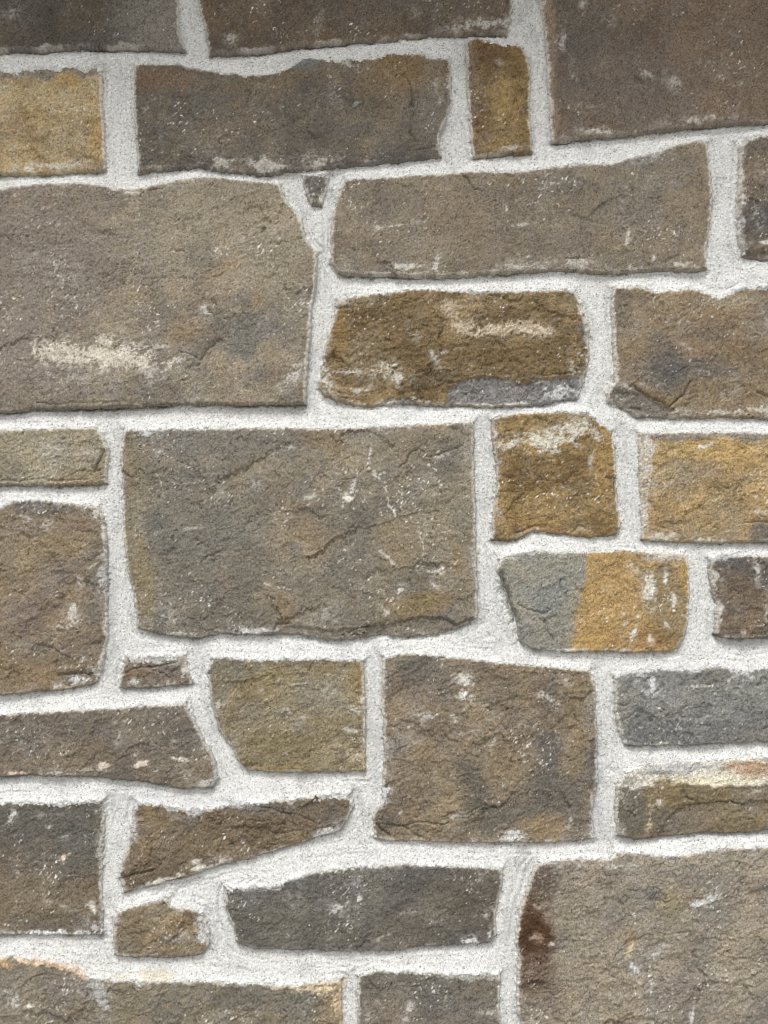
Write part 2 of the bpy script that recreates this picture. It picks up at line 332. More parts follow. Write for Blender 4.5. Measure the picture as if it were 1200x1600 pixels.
S([(-165,796),(0,792),(21,782),(70,780),(133,787),(154,792),(162,807),(166,842),(168,877),(168,947),(168,1000),(161,1035),(160,1049),(150,1066),(105,1077),(0,1084),(-165,1090)],
  (142,122,97),(124,106,88), [E(60,792,60,12,6,(96,94,94),.85), E(90,850,50,22,0,(158,128,82),.5), E(40,960,50,30,0,(116,102,98),.6), E(90,900,40,30,0,(120,106,100),.5), E(150,930,16,90,0,(112,104,94),.6), E(20,860,60,26,0,(150,132,100),.5), E(40,1050,60,24,0,(150,116,76),.6), E(120,820,30,16,0,(126,102,84),.6),
  E(95,970,30,16,0,(160,124,78),.4), P([(55,1008),(75,1008),(115,1030),(120,1040),(60,1046),(40,1030)],(120,104,84),.5,4,-2,3), P([(90,1052),(160,1050),(150,1068),(100,1072)],(112,100,86),.6,4,-2.5,3),
  R(115,960,12,22,25,.9), R(95,978,12,5,0,.8), R(125,908,8,10,0,.7), R(40,808,14,4,25,.9), R(80,820,12,8,0,.6), R(152,805,7,18,-8,1.), R(160,905,10,34,0,.85,(176,176,178)), R(150,880,14,6,-30,.6), R(130,1062,22,8,-8,1.,(190,192,196)), R(150,1050,6,8,0,1.), R(98,1015,6,5,0,.7), R(85,1000,5,14,0,.5),
  R(10,785,26,6,-20,.9,(190,192,200)), R(110,1068,40,6,-6,.7), C([(58,1005),(80,1010),(112,1026)],2.2,2.4), C([(98,1052),(130,1053),(158,1050)],2,2.4)],
  'tall brown stone with ochre and purple tones at the left edge', h=4.5, rough=1.15, specks=.6, res=(.5,.5,.3,.5))
S([(768,657),(780,651),(815,645),(885,642),(916,645),(937,660),(955,673),(960,705),(962,740),(964,793),(969,825),(962,834),(920,839),(885,834),(832,828),(808,842),(780,844),(769,842),(768,820),(771,793),(777,757),(775,722),(770,687)],
  (160,122,64),(124,94,50), [E(870,740,70,24,-4,(122,90,46),.8), E(940,720,16,60,0,(176,130,60),.6), E(830,790,60,24,0,(168,128,64),.7), E(900,800,50,24,0,(142,116,74),.5), E(800,670,30,10,0,(160,124,70),.7), E(870,655,50,8,0,(150,122,80),.6), E(785,770,12,50,0,(178,140,74),.5), E(900,835,40,8,0,(176,130,56),.6),
  R(850,690,60,14,-4,1.2,(204,200,186)), R(895,668,40,13,0,1.1,(200,196,184)), R(800,697,30,8,-14,1.1,(204,199,186)), R(925,672,20,14,30,.8), R(780,700,10,22,0,.8), R(860,705,40,6,0,.8), R(924,720,4,14,10,.7), R(778,800,8,26,-10,.5), R(815,836,22,8,-14,.8,(160,150,130)), R(905,828,26,6,0,.4), R(945,740,14,6,0,.4),
  R(835,830,26,7,0,.7), R(775,676,8,14,0,.9), C([(950,745),(960,748),(960,756)],3.5,3), C([(808,786),(816,788)],3,1.4), C([(808,832),(830,822),(850,824)],2.2,2.2), C([(895,832),(904,822),(915,828)],2.2,2.2), E(958,752,6,6,0,(90,84,78),.8)],
  'golden yellow stone with a white mortar patch on its upper half', h=4.5, rough=1.35, specks=.5, res=(.5,.35,.5,.2))
S([(998,677),(1060,675),(1200,675),(1405,672),(1405,846),(1200,845),(1130,848),(1060,846),(1003,842),(1001,792),(999,722)],
  (184,148,92),(154,124,84), [P([(1000,674),(1410,670),(1410,684),(1200,684),(1160,690),(1105,682),(1080,690),(1020,686),(1000,688)],(122,118,114),.85,3), E(1120,705,60,18,0,(206,158,76),.8,.6), E(1160,720,50,20,0,(198,148,70),.6), E(1080,735,50,18,0,(150,130,104),.7), E(1180,780,26,26,0,(200,150,72),.6),
  E(1060,820,50,20,0,(148,120,84),.6), E(1140,800,40,20,0,(164,138,100),.5), E(1020,760,20,30,0,(178,142,84),.5), E(1190,836,20,18,0,(96,92,88),.95,.35), E(1110,835,60,10,0,(144,124,96),.6),
  R(1008,700,13,26,0,1.1), R(1012,740,12,30,0,.9), R(1020,760,18,20,0,.6), R(1100,697,16,4,-22,1.,WHT), R(1120,680,30,4,0,.6), R(1030,838,40,7,0,.8), R(1185,800,14,6,0,.7,(206,190,180)), R(1100,845,50,5,0,.7), C([(1130,760),(1134,762)],4,2), C([(1020,822),(1060,834)],1.5,1.2), C([(1160,816),(1200,817)],1.8,1.6)],
  'bright yellow ochre sandstone at the right edge', h=4, rough=1.3, specks=.5, res=(.3,.5,.9,.3))
S([(800,865),(822,860),(920,862),(972,860),(1025,862),(1067,865),(1074,884),(1076,930),(1074,972),(1067,996),(1053,1016),(990,1017),(892,1016),(832,1014),(811,1000),(797,972),(787,947),(777,912),(776,890),(782,874)],
  (134,133,125),(118,118,111), [P([(918,850),(990,850),(1090,850),(1090,1030),(886,1030),(896,992),(903,950),(914,900)],(186,142,78),1.0,2.5), E(930,960,34,50,0,(192,146,70),.5), E(920,1002,26,12,0,(206,158,60),.7), E(985,1000,80,18,0,(168,116,52),.6), E(1000,905,14,30,0,(190,148,92),.5),
  P([(985,875),(1010,862),(1040,880),(1056,900),(1078,940),(1074,990),(1060,1010),(1020,970),(1000,950),(1010,925),(992,900)],(148,124,88),.85,7,-.8), E(1030,990,30,16,30,(140,104,62),.7), E(1067,885,8,26,0,(190,146,70),.8), E(1010,875,22,10,20,(190,144,70),.8), E(1035,890,12,8,0,(110,96,80),.6), E(1040,865,34,10,0,(172,170,162),.9),
  P([(765,885),(784,896),(800,935),(811,975),(817,1008),(800,1015),(770,970)],(146,146,142),.6,3,-5.5,2.0),
  R(1014,918,11,28,-4,1.15,WHT), R(1038,905,5,14,-4,1.,WHT), R(1050,933,5,12,-8,1.1,WHT), R(990,990,6,16,8,1.,WHT), R(1014,1000,5,8,-20,.9,WHT), R(994,962,5,6,0,1.,WHT), R(1040,974,6,6,0,.8), R(986,885,8,18,-20,.8,(196,180,160)), R(930,994,30,5,6,.5,(210,180,120)), R(975,980,10,14,0,.4), 
  R(1040,874,20,6,20,.9), R(870,1015,70,3,0,1.,WHT), R(960,1015,60,3,0,.8), R(800,872,24,10,-10,.7), C([(811,945),(832,954),(846,957),(858,952)],1.6,2), C([(849,968),(858,990),(866,998)],2.2,2.4), C([(872,906),(874,922)],1.8,1.6), C([(782,896),(796,934),(806,978),(812,1000)],3.5,4), C([(1060,996),(1074,990)],1.6,1.6),
  C([(985,910),(993,925)],1.8,1.4), C([(984,972),(974,992)],1.4,1.2), C([(855,868),(850,880)],1.4,1)],
  'two tone stone, slate grey on its left half and ochre on its right', h=4.5, rough=.9, specks=.35, res=(.3,.3,.5,.25), altk=.5)
S([(1109,872),(1130,867),(1200,869),(1335,866),(1335,990),(1200,993),(1172,996),(1130,995),(1117,990),(1118,965),(1119,942),(1112,923),(1107,895)],
  (126,106,87),(108,90,76), [E(1150,880,40,14,10,(86,82,80),.85), E(1195,895,26,26,0,(96,90,86),.8), E(1190,870,26,5,0,(140,118,86),.6), R(1135,870,30,6,-6,.9,(184,184,194)), R(1122,890,10,8,0,.7), R(1180,895,5,22,-10,.7,WHT), R(1195,960,4,30,0,.6), R(1150,994,40,3,0,.8), R(1122,968,5,8,0,.8), R(1110,905,14,22,0,.9), R(1160,990,4,8,0,.7),
  C([(1118,928),(1116,950)],3,2)],
  'dark brown stone with a grey top corner at the right edge', h=9, bot=1.8, rough=1.1, specks=.7, res=(.3,.1,.5,.3))
S([(188,1050),(193,1034),(200,1026),(250,1024),(288,1022),(297,1049),(301,1068),(245,1073),(187,1074)],
  (128,108,90),(112,98,86), [R(235,1026,50,13,2,1.2,(190,190,192)), R(290,1045,12,26,0,.8), R(212,1064,10,5,-20,1.,WHT), R(260,1070,40,5,0,.8), E(215,1052,26,10,-14,(142,112,80),.6), P([(187,1056),(205,1046),(230,1042),(262,1054),(270,1062),(262,1076),(187,1076)],None,1,3,1.8,2),
  C([(195,1052),(210,1045),(228,1042),(255,1054),(266,1060)],1.8,2.6), C([(230,1042),(258,1038),(274,1034)],2.6,3), C([(255,1026),(268,1024)],3,2)],
  'small cracked brown stone wedged in the joint', h=1.5, rough=1.4, res=(.9,.6,.5,.8))
S([(-125,1120),(0,1115),(70,1110),(140,1107),(227,1101),(290,1098),(304,1126),(318,1154),(332,1178),(337,1190),(340,1216),(332,1229),(280,1229),(227,1220),(196,1218),(133,1211),(91,1212),(45,1208),(0,1213),(-125,1216)],
  (124,112,98),(108,97,87), [E(130,1180,50,26,0,(136,114,84),.6), E(300,1210,30,18,0,(136,116,90),.5), E(240,1120,60,18,0,(112,104,98),.5), E(40,1195,50,14,0,(130,110,88),.5), R(165,1197,10,6,10,1.2,(212,200,186)), R(220,1194,14,6,-6,1.2,(212,200,186)), R(285,1186,18,4,6,1.1,(208,200,190)), R(140,1202,26,3,0,.8), R(188,1150,6,14,20,.6), R(212,1180,6,6,0,.8), R(293,1207,16,8,40,.6),
  R(110,1140,4,8,0,.5), R(182,1125,4,5,0,.7), R(30,1206,40,4,0,.9,(206,190,170)), R(90,1206,30,5,0,.7), R(325,1222,18,8,-20,.9,(186,188,190)), R(272,1155,10,6,-30,.5), R(50,1150,30,20,0,.25), R(318,1165,8,20,-20,.5), R(293,1105,5,6,0,.8), C([(77,1180),(78,1190)],1.8,2), C([(336,1180),(338,1200)],2,3)],
  'long low grey brown stone with cream flecks along its base', h=5.5, bot=1.4, specks=.75, rough=.95, res=(.15,.15,.2,.5))
S([(332,1029),(350,1025),(385,1030),(442,1028),(530,1028),(568,1031),(570,1105),(570,1203),(530,1204),(495,1205),(425,1206),(390,1203),(378,1196),(364,1168),(343,1140),(332,1105),(324,1052)],
  (150,133,102),(134,116,84), [P([(320,1020),(388,1024),(378,1050),(365,1075),(352,1100),(335,1112),(320,1060)],(122,115,98),.9,4,-1,3), E(345,1065,14,20,0,(136,118,84),.5), E(500,1085,40,30,20,(134,126,110),.7), E(560,1060,14,20,0,(170,134,74),.6), E(420,1055,26,12,0,(146,130,80),.6), E(370,1160,26,20,0,(140,130,112),.4), E(440,1160,60,20,0,(138,120,78),.6),
  E(430,1200,40,6,0,(168,134,70),.6), E(480,1030,60,6,0,(108,104,98),.6), E(395,1115,20,20,0,(136,128,118),.5), R(450,1110,7,8,-20,.9,(200,196,186)), R(510,1078,28,8,30,.5), R(408,1078,5,8,0,.7), R(440,1065,8,10,-20,.5), R(345,1100,10,12,0,.7), R(556,1110,9,9,0,.9), R(555,1180,14,14,0,.7,(196,184,160)), R(548,1140,20,4,14,.7), R(474,1120,8,4,20,.6), R(350,1150,14,20,-20,.35), R(352,1030,30,3,0,.3),
  C([(388,1035),(374,1060),(362,1086)],1.4,1.4), C([(350,1153),(360,1155)],2.2,2)],
  'olive tan stone with a cut lower left corner', h=4, rough=1.1, specks=.45, res=(.3,.5,.3,.45))
S([(599,1026),(631,1019),(687,1023),(745,1029),(815,1037),(885,1042),(920,1047),(929,1070),(932,1140),(934,1210),(929,1240),(923,1267),(930,1309),(867,1315),(825,1315),(780,1316),(705,1315),(614,1313),(586,1309),(582,1273),(598,1250),(600,1180),(600,1140),(597,1087)],
  (144,124,98),(122,106,90), [E(660,1050,40,34,30,(98,94,90),.85,.5), E(700,1085,26,26,0,(112,102,94),.6), E(740,1060,80,26,10,(120,106,92),.5), E(857,1168,24,32,0,(100,93,89),1.0,.3), E(852,1200,18,26,0,(96,90,86),.9,.4), E(735,1225,22,50,-24,(92,87,80),.9,.5), E(620,1165,20,20,0,(112,104,96),.6), E(790,1275,60,26,-10,(104,97,88),.8,.4), E(870,1240,44,40,0,(102,95,88),.9,.4),
  E(905,1100,20,50,0,(136,112,76),.5), E(895,1190,24,24,0,(144,124,98),.8,.35), E(930,1060,8,20,0,(176,140,82),.6), E(700,1230,30,40,0,(152,128,96),.5), E(850,1290,40,20,0,(158,128,88),.7,.4), E(800,1190,40,40,0,(144,120,84),.5), E(928,1190,8,40,0,(96,92,90),.7), E(895,1295,18,30,0,(116,106,96),.7), E(640,1110,40,40,0,(148,126,106),.4),
  P([(582,1290),(600,1288),(640,1285),(670,1300),(660,1318),(580,1318)],(136,118,92),.4,4,-2.4,3),
  R(725,1062,18,12,20,.85,WHT), R(722,1085,8,16,-10,1.1,WHT), R(738,1095,6,10,20,.8,WHT), R(670,1120,26,10,10,.8), R(710,1118,8,10,0,.7), R(725,1145,20,8,0,.4), R(598,1100,10,8,20,1.1,WHT), R(602,1240,9,18,20,1.,(196,198,208)), R(800,1306,26,9,-6,1.1,(196,196,202)), R(860,1312,30,5,0,.8), R(932,1290,10,40,0,1.,(192,194,202)), R(935,1230,7,30,0,.9,(192,194,202)), 
  R(855,1090,16,5,25,.9), R(885,1065,8,5,20,.8), R(785,1225,5,12,14,.7), R(768,1165,6,16,20,.5), R(625,1268,4,8,20,.7), R(708,1276,18,4,-30,.8), R(625,1150,30,22,0,.3), R(850,1312,40,4,0,.6), R(890,1280,8,16,20,.7), R(640,1018,40,4,0,.3), R(610,1170,14,60,0,.3), R(920,1110,10,60,0,.3),
  C([(688,1118),(690,1140),(702,1155),(712,1158)],1.5,1.8), C([(590,1285),(625,1288),(660,1284),(700,1286)],1.8,2.2), C([(632,1290),(648,1300),(660,1310)],1.8,2), C([(583,1270),(590,1286),(612,1310)],2.4,3), C([(725,1270),(755,1258),(775,1262)],1.6,1.6), C([(715,1265),(690,1276)],1.4,1.2), C([(640,1240),(650,1262)],1.2,1)],
  'large squarish brown stone mottled with grey blotches', h=5, rough=1.15, specks=.55, res=(.25,.5,.45,.5))
S([(961,1058),(976,1049),(1025,1045),(1088,1045),(1116,1039),(1144,1042),(1165,1047),(1200,1040),(1355,1036),(1355,1155),(1200,1157),(1130,1160),(1095,1161),(1025,1165),(978,1164),(966,1142),(960,1105)],
  (130,130,127),(112,112,110), [E(1060,1140,100,18,0,(102,102,101),.7), E(1000,1120,30,20,0,(104,104,103),.6), E(1170,1080,50,26,0,(142,142,134),.6), E(1185,1150,30,12,0,(120,114,100),.6), E(1100,1060,60,12,0,(118,118,116),.5), R(1018,1072,5,26,0,1.1,(196,202,212)), R(1010,1080,16,16,0,.7,(180,184,192)), R(992,1065,8,14,20,.6), R(1000,1050,40,6,-8,.8,(186,188,200)), R(1090,1072,24,3,-4,.9,WHT), R(1140,1060,24,4,-40,.6), R(1028,1105,5,4,0,1.,WHT),
  R(1060,1100,50,30,-30,.25), R(1155,1048,30,10,30,.8,(190,194,200)), R(1060,1042,60,5,0,.7,(186,188,196)), R(985,1110,10,20,30,.4), V([(1075,1073),(1110,1068),(1112,1075)],2,.9), V([(1130,1078),(1150,1052)],1.6,.6), C([(1020,1083),(1036,1070)],2,1.6), C([(1190,1140),(1200,1136)],3,2), C([(1135,1080),(1140,1110)],1.4,1.2)],
  'blue grey stone with white streaks at the right edge', h=4.5, rough=1.35, specks=.5, res=(.6,.4,.35,.3))
S([(964,1226),(976,1208),(1000,1194),(1060,1187),(1140,1183),(1200,1183),(1375,1180),(1375,1290),(1200,1296),(1147,1301),(1088,1300),(1060,1304),(990,1311),(965,1304),(961,1270)],
  (138,118,88),(116,102,80), [P([(950,1170),(1390,1170),(1390,1223),(1200,1224),(1130,1223),(1077,1225),(1060,1219),(1039,1214),(1025,1218),(1011,1225),(990,1230),(950,1228)],(212,207,194),.93,3,-1.0,3), E(1175,1200,48,13,3,(178,126,80),1.,.5), E(1060,1198,60,8,-4,(172,174,180),.85,.6), E(1130,1217,90,6,0,(214,202,172),.8,.5), E(1035,1206,30,3,0,(120,120,116),.7,.6),
  E(985,1265,34,40,0,(100,94,84),.8,.5), E(1040,1240,34,24,0,(148,120,76),.8,.5), E(1120,1245,60,14,0,(130,110,72),.6), E(1180,1250,26,20,0,(124,116,106),.5), E(1070,1280,60,20,0,(122,110,96),.6), E(1150,1280,40,16,0,(146,124,84),.5),
  P([(1025,1310),(1040,1280),(1056,1262),(1075,1256),(1130,1252),(1200,1250),(1380,1248),(1380,1310)],None,1,2,-2.6,2), R(1012,1280,6,26,10,.8,(200,186,160)), R(1005,1225,24,6,-10,.9), R(972,1240,6,14,0,.7), R(1030,1252,6,5,0,.9), R(1090,1222,60,4,0,.9,(220,208,180)), R(970,1296,4,12,0,.8), R(1178,1235,22,4,-10,.5),
  C([(1066,1234),(1072,1246),(1084,1248)],2.2,2.4), C([(1066,1256),(1090,1254),(1120,1250),(1160,1254)],1.8,2.6), C([(1170,1248),(1174,1260)],1.4,1.4)],
  'low brown stone with a stepped face under stained mortar', h=4, bot=1.3, rough=1.05, specks=.45, res=(.4,.1,.4,.3))
S([(-155,1254),(0,1252),(87,1252),(164,1248),(163,1302),(159,1372),(161,1425),(161,1460),(70,1460),(0,1459),(-155,1459)],
  (126,110,89),(110,97,82), [E(80,1280,120,42,0,(92,89,84),.95,.6), E(130,1330,40,40,0,(96,94,90),.7), E(40,1355,40,18,0,(112,100,92),.5), E(80,1440,70,14,0,(100,92,82),.6), E(110,1400,50,26,0,(132,112,86),.5), R(22,1272,7,14,10,.9), R(98,1340,6,5,0,1.1,(214,196,180)), R(102,1303,8,12,0,.6), R(158,1320,6,34,0,.6), R(145,1420,10,18,-20,.9), R(152,1445,14,16,0,.8,(184,186,196)),
  R(28,1365,8,12,0,.6), R(28,1410,5,10,0,.6), R(90,1412,26,6,20,.5), R(80,1456,80,5,0,1.,(200,200,204)), R(75,1272,26,6,0,.35), R(78,1291,5,4,0,.9), R(20,1290,20,4,0,.3), V([(22,1262),(14,1290)],1.8,.7)],
  'dark grey stone fading to brown at the lower left', h=4, rough=1.0, specks=.75, res=(.1,.8,.2,.6))
S([(212,1252),(245,1254),(290,1262),(332,1263),(378,1253),(425,1250),(470,1245),(519,1239),(549,1238),(553,1258),(538,1285),(529,1297),(477,1313),(425,1330),(390,1341),(350,1348),(297,1367),(245,1380),(196,1393),(187,1372),(192,1350),(203,1320),(206,1285)],
  (132,111,84),(116,95,72), [E(480,1265,70,20,-8,(108,94,80),.6), E(230,1370,40,10,-18,(112,90,70),.7), E(520,1275,30,24,-40,(104,98,90),.6), E(400,1260,50,8,0,(98,96,94),.6), E(300,1320,60,24,0,(138,118,88),.5), R(250,1250,44,10,8,1.1,(188,190,200)), R(310,1262,44,12,0,.9,(184,186,192)), R(365,1256,30,9,0,.8,(176,176,178)), R(210,1290,7,34,0,.8,(190,192,198)), R(255,1375,50,7,-20,1.1), R(325,1355,34,8,-18,1.1),
  R(540,1243,18,7,10,.9,(190,190,192)), R(508,1300,24,9,-28,.8,(190,192,198)), R(316,1274,6,6,0,.7), R(195,1340,8,30,0,.7), R(306,1345,8,5,0,.9), R(420,1330,30,4,-16,.6), C([(190,1374),(210,1366),(240,1356)],3,3), C([(362,1315),(367,1325)],3,2.6), C([(405,1256),(450,1270),(480,1278),(500,1286)],1.6,1.8), C([(440,1258),(455,1275)],1.5,1.6), C([(395,1290),(430,1300),(470,1296)],1.5,1.5)],
  'wedge shaped brown stone tapering down to the left', h=4.5, rough=1.4, specks=.45, res=(.6,.6,.6,.5))
S([(178,1434),(184,1424),(205,1416),(227,1409),(246,1406),(255,1400),(261,1404),(266,1414),(300,1418),(316,1424),(324,1442),(329,1462),(325,1481),(315,1491),(262,1495),(210,1494),(182,1491),(177,1462)],
  (148,127,98),(130,108,80), [E(280,1440,26,12,20,(168,134,84),.5), E(200,1470,20,20,0,(118,112,98),.6), E(240,1490,60,6,0,(112,106,96),.6), E(260,1475,30,8,-30,(118,104,90),.5), E(220,1430,20,14,0,(120,106,88),.5), R(318,1450,12,30,-8,1.15,(194,195,203)), R(182,1428,10,12,0,.9,(190,192,200)), R(262,1408,8,8,0,.5), R(290,1460,26,10,0,.35), R(180,1490,40,3,0,.5),
  C([(318,1440),(320,1460)],1.8,2), C([(325,1475),(322,1484)],2,2)],
  'small tan stone with a peaked top', h=3.5, rough=1.25, specks=.4, res=(.5,.1,.4,.6))
S([(353,1388),(378,1383),(425,1383),(456,1372),(488,1360),(547,1353),(635,1348),(705,1351),(785,1355),(785,1376),(778,1404),(773,1432),(775,1460),(765,1470),(720,1475),(670,1477),(607,1484),(530,1484),(460,1482),(399,1481),(371,1470),(364,1446),(352,1418)],
  (112,106,98),(96,92,86), [E(740,1410,50,50,0,(98,86,72),.7), E(640,1450,60,20,0,(104,94,80),.5), E(440,1430,40,30,0,(110,106,92),.5), E(500,1450,60,20,0,(102,92,82),.4), E(400,1400,40,14,0,(92,92,92),.5), E(690,1390,50,18,0,(100,88,76),.5), R(560,1368,12,20,0,.6,(170,172,176)), R(525,1420,14,8,0,.8), R(562,1402,5,6,0,1.,WHT), R(735,1468,20,8,-4,1.,(190,192,202)), R(765,1456,4,12,0,.8), R(605,1460,18,3,-24,.7), R(480,1400,40,20,0,.3), R(540,1415,20,5,0,.4),
  R(432,1388,24,3,0,.8), R(452,1460,5,6,0,.6), R(760,1430,4,10,0,.6), R(750,1370,5,10,0,.5), R(620,1352,50,4,0,.6), R(390,1384,50,6,0,.7,(186,188,198)), R(635,1425,20,6,-14,.4)],
  'dark slate grey stone with a sloping upper left shoulder', h=4, rough=1.0, specks=.7, res=(.5,.35,.35,.35))
S([(843,1348),(867,1343),(902,1339),(955,1341),(963,1330),(1004,1330),(1025,1334),(1077,1334),(1116,1323),(1200,1320),(1455,1312),(1455,1775),(826,1775),(820,1700),(817,1600),(808,1582),(808,1530),(811,1495),(806,1470),(811,1425),(822,1397),(832,1362)],
  (152,139,122),(136,124,110), [E(848,1375,22,30,0,(96,84,72),.8,.5), E(832,1425,20,26,20,(112,64,22),1.,.6), E(838,1468,26,50,-4,(92,46,10),1.3,.4), E(830,1515,21,36,8,(98,54,20),1.2,.5), E(822,1440,16,40,0,(84,52,24),.8,.7), E(844,1385,18,34,0,(100,82,66),.9,.6), E(850,1540,24,40,0,(112,98,84),.6,.7), E(845,1530,26,50,0,(124,104,86),.6), E(1018,1398,11,9,0,(92,92,94),.8), E(1055,1410,26,26,30,(156,138,98),.7), E(1120,1375,60,20,0,(118,112,106),.6), E(1030,1365,40,14,0,(122,116,110),.5), E(1000,1480,60,30,-30,(146,134,116),.5), E(1015,1490,36,14,-30,(132,126,120),.6),
  E(1060,1560,44,40,0,(126,116,110),.6), E(1160,1500,40,60,0,(158,142,112),.4), E(960,1580,30,50,-20,(158,142,112),.3), E(900,1450,30,80,0,(142,130,108),.4), E(985,1465,12,12,0,(166,126,86),.5), E(1140,1350,70,10,0,(142,128,112),.6),
  P([(970,1505),(982,1470),(1010,1455),(1040,1468),(1032,1500),(1000,1530),(975,1520)],None,1,4,-1.8,4), P([(950,1555),(975,1550),(1000,1590),(1010,1640),(950,1640)],None,1,4,1.6,3), P([(1080,1500),(1098,1530),(1090,1600),(1080,1650),(1200,1650),(1200,1490)],None,1,3,-1.2,3),
  R(1092,1410,30,6,-20,1.,(200,200,204)), R(1110,1400,10,14,30,.8,(196,198,204)), R(1090,1440,8,10,20,.7), R(992,1515,9,14,-30,1.,(196,196,200)), R(1025,1490,16,6,-30,.8), R(985,1480,6,16,20,.7,(206,190,160)), R(1080,1590,4,30,5,.8,(200,200,206)), R(1005,1600,4,30,0,.5), R(880,1350,50,6,-4,.4), R(960,1352,40,4,0,.8,(200,196,186)), R(1100,1345,60,8,0,.3), R(1010,1380,10,10,20,.5), R(1055,1330,50,5,0,.8,(206,206,206)), 
  R(836,1410,20,8,10,.5,(196,180,160)), R(838,1462,14,8,0,.6,(190,170,150)), R(862,1472,8,5,0,.9),
  C([(945,1398),(948,1416)],2,2), C([(1080,1485),(1088,1510),(1100,1525)],3,2.6), C([(1095,1540),(1088,1570),(1082,1600)],2,2), C([(1160,1540),(1172,1555)],2,1.8), C([(1095,1462),(1150,1472)],1.4,1.2), C([(900,1520),(920,1545),(905,1560)],1.4,1.4), C([(975,1450),(978,1470)],1.6,1.4), C([(1008,1378),(1012,1388)],2,2)],
  'very large pale grey brown stone with a dark rust stain on its left edge', h=5, rough=1.35, specks=.6, res=(.5,.3,.3,.3))
S([(-130,1500),(0,1497),(17,1491),(70,1498),(115,1512),(140,1526),(200,1530),(266,1530),(315,1530),(425,1535),(460,1537),(500,1532),(533,1530),(533,1558),(535,1600),(537,1725),(-130,1725)],
  (138,125,106),(122,110,94), [E(20,1560,50,40,0,(148,136,118),.5), E(105,1540,44,24,0,(122,112,110),.6), E(200,1560,40,30,0,(142,126,92),.6), E(260,1575,30,26,0,(110,106,98),.6), E(400,1555,90,22,0,(114,106,96),.6), E(470,1560,30,30,0,(110,108,102),.6), E(520,1570,22,60,0,(150,124,88),.7), E(330,1590,60,20,0,(126,114,96),.5), E(110,1590,50,14,0,(118,106,96),.5),
  R(50,1500,60,6,10,1.,(222,196,166)), R(95,1508,34,7,18,1.,(216,186,156)), R(10,1502,14,6,0,.9,(214,176,130)), R(20,1562,14,16,0,.9), R(52,1568,9,6,0,.9,WHT), R(160,1555,15,36,0,.8,(180,180,186)), R(150,1535,14,14,20,.7,(180,180,186)), R(102,1526,5,4,0,1.1), R(500,1542,40,9,0,.9,(214,196,166)), R(525,1560,12,30,0,.8,(210,190,160)), R(440,1536,30,3,0,.9,(210,204,190)), R(75,1575,26,3,0,.5), R(410,1533,40,3,0,.8),
  E(262,1570,4,4,0,(176,128,60),.8), C([(208,1542),(210,1545)],3,2.5), V([(112,1515),(125,1545),(140,1555)],1.6,.5), V([(65,1572),(100,1575)],1.8,.5), P([(-130,1600),(60,1580),(110,1562),(150,1560),(160,1640),(-130,1640)],None,1,4,-1.6,4)],
  'long mottled grey brown stone with cream edging at the bottom left', h=4.5, rough=1.15, specks=.5, res=(.7,.3,.3,.5))
S([(560,1524),(586,1514),(635,1516),(670,1518),(705,1520),(760,1518),(781,1521),(780,1565),(782,1600),(784,1725),(562,1725),(561,1600),(559,1547)],
  (120,111,101),(104,97,89), [E(600,1580,40,40,0,(134,116,98),.6), E(700,1560,60,24,0,(108,102,98),.5), E(585,1535,30,12,0,(96,92,86),.6), P([(668,1510),(790,1510),(790,1532),(730,1528),(690,1524)],(156,152,144),.8,3,1,2), R(730,1526,60,6,3,.8,(178,176,168)), R(640,1572,5,10,10,.8), R(632,1590,6,10,30,.7), R(572,1590,8,30,0,.5,(176,178,184)), R(766,1580,20,4,4,.5), R(600,1560,14,8,0,.3),
  C([(575,1533),(582,1546),(590,1542)],1.6,1.6), C([(613,1532),(610,1544),(604,1546)],1.8,2)],
  'grey brown stone cut off by the bottom of the view', h=4, rough=1.0, specks=.6, res=(.4,.3,.4,.45))

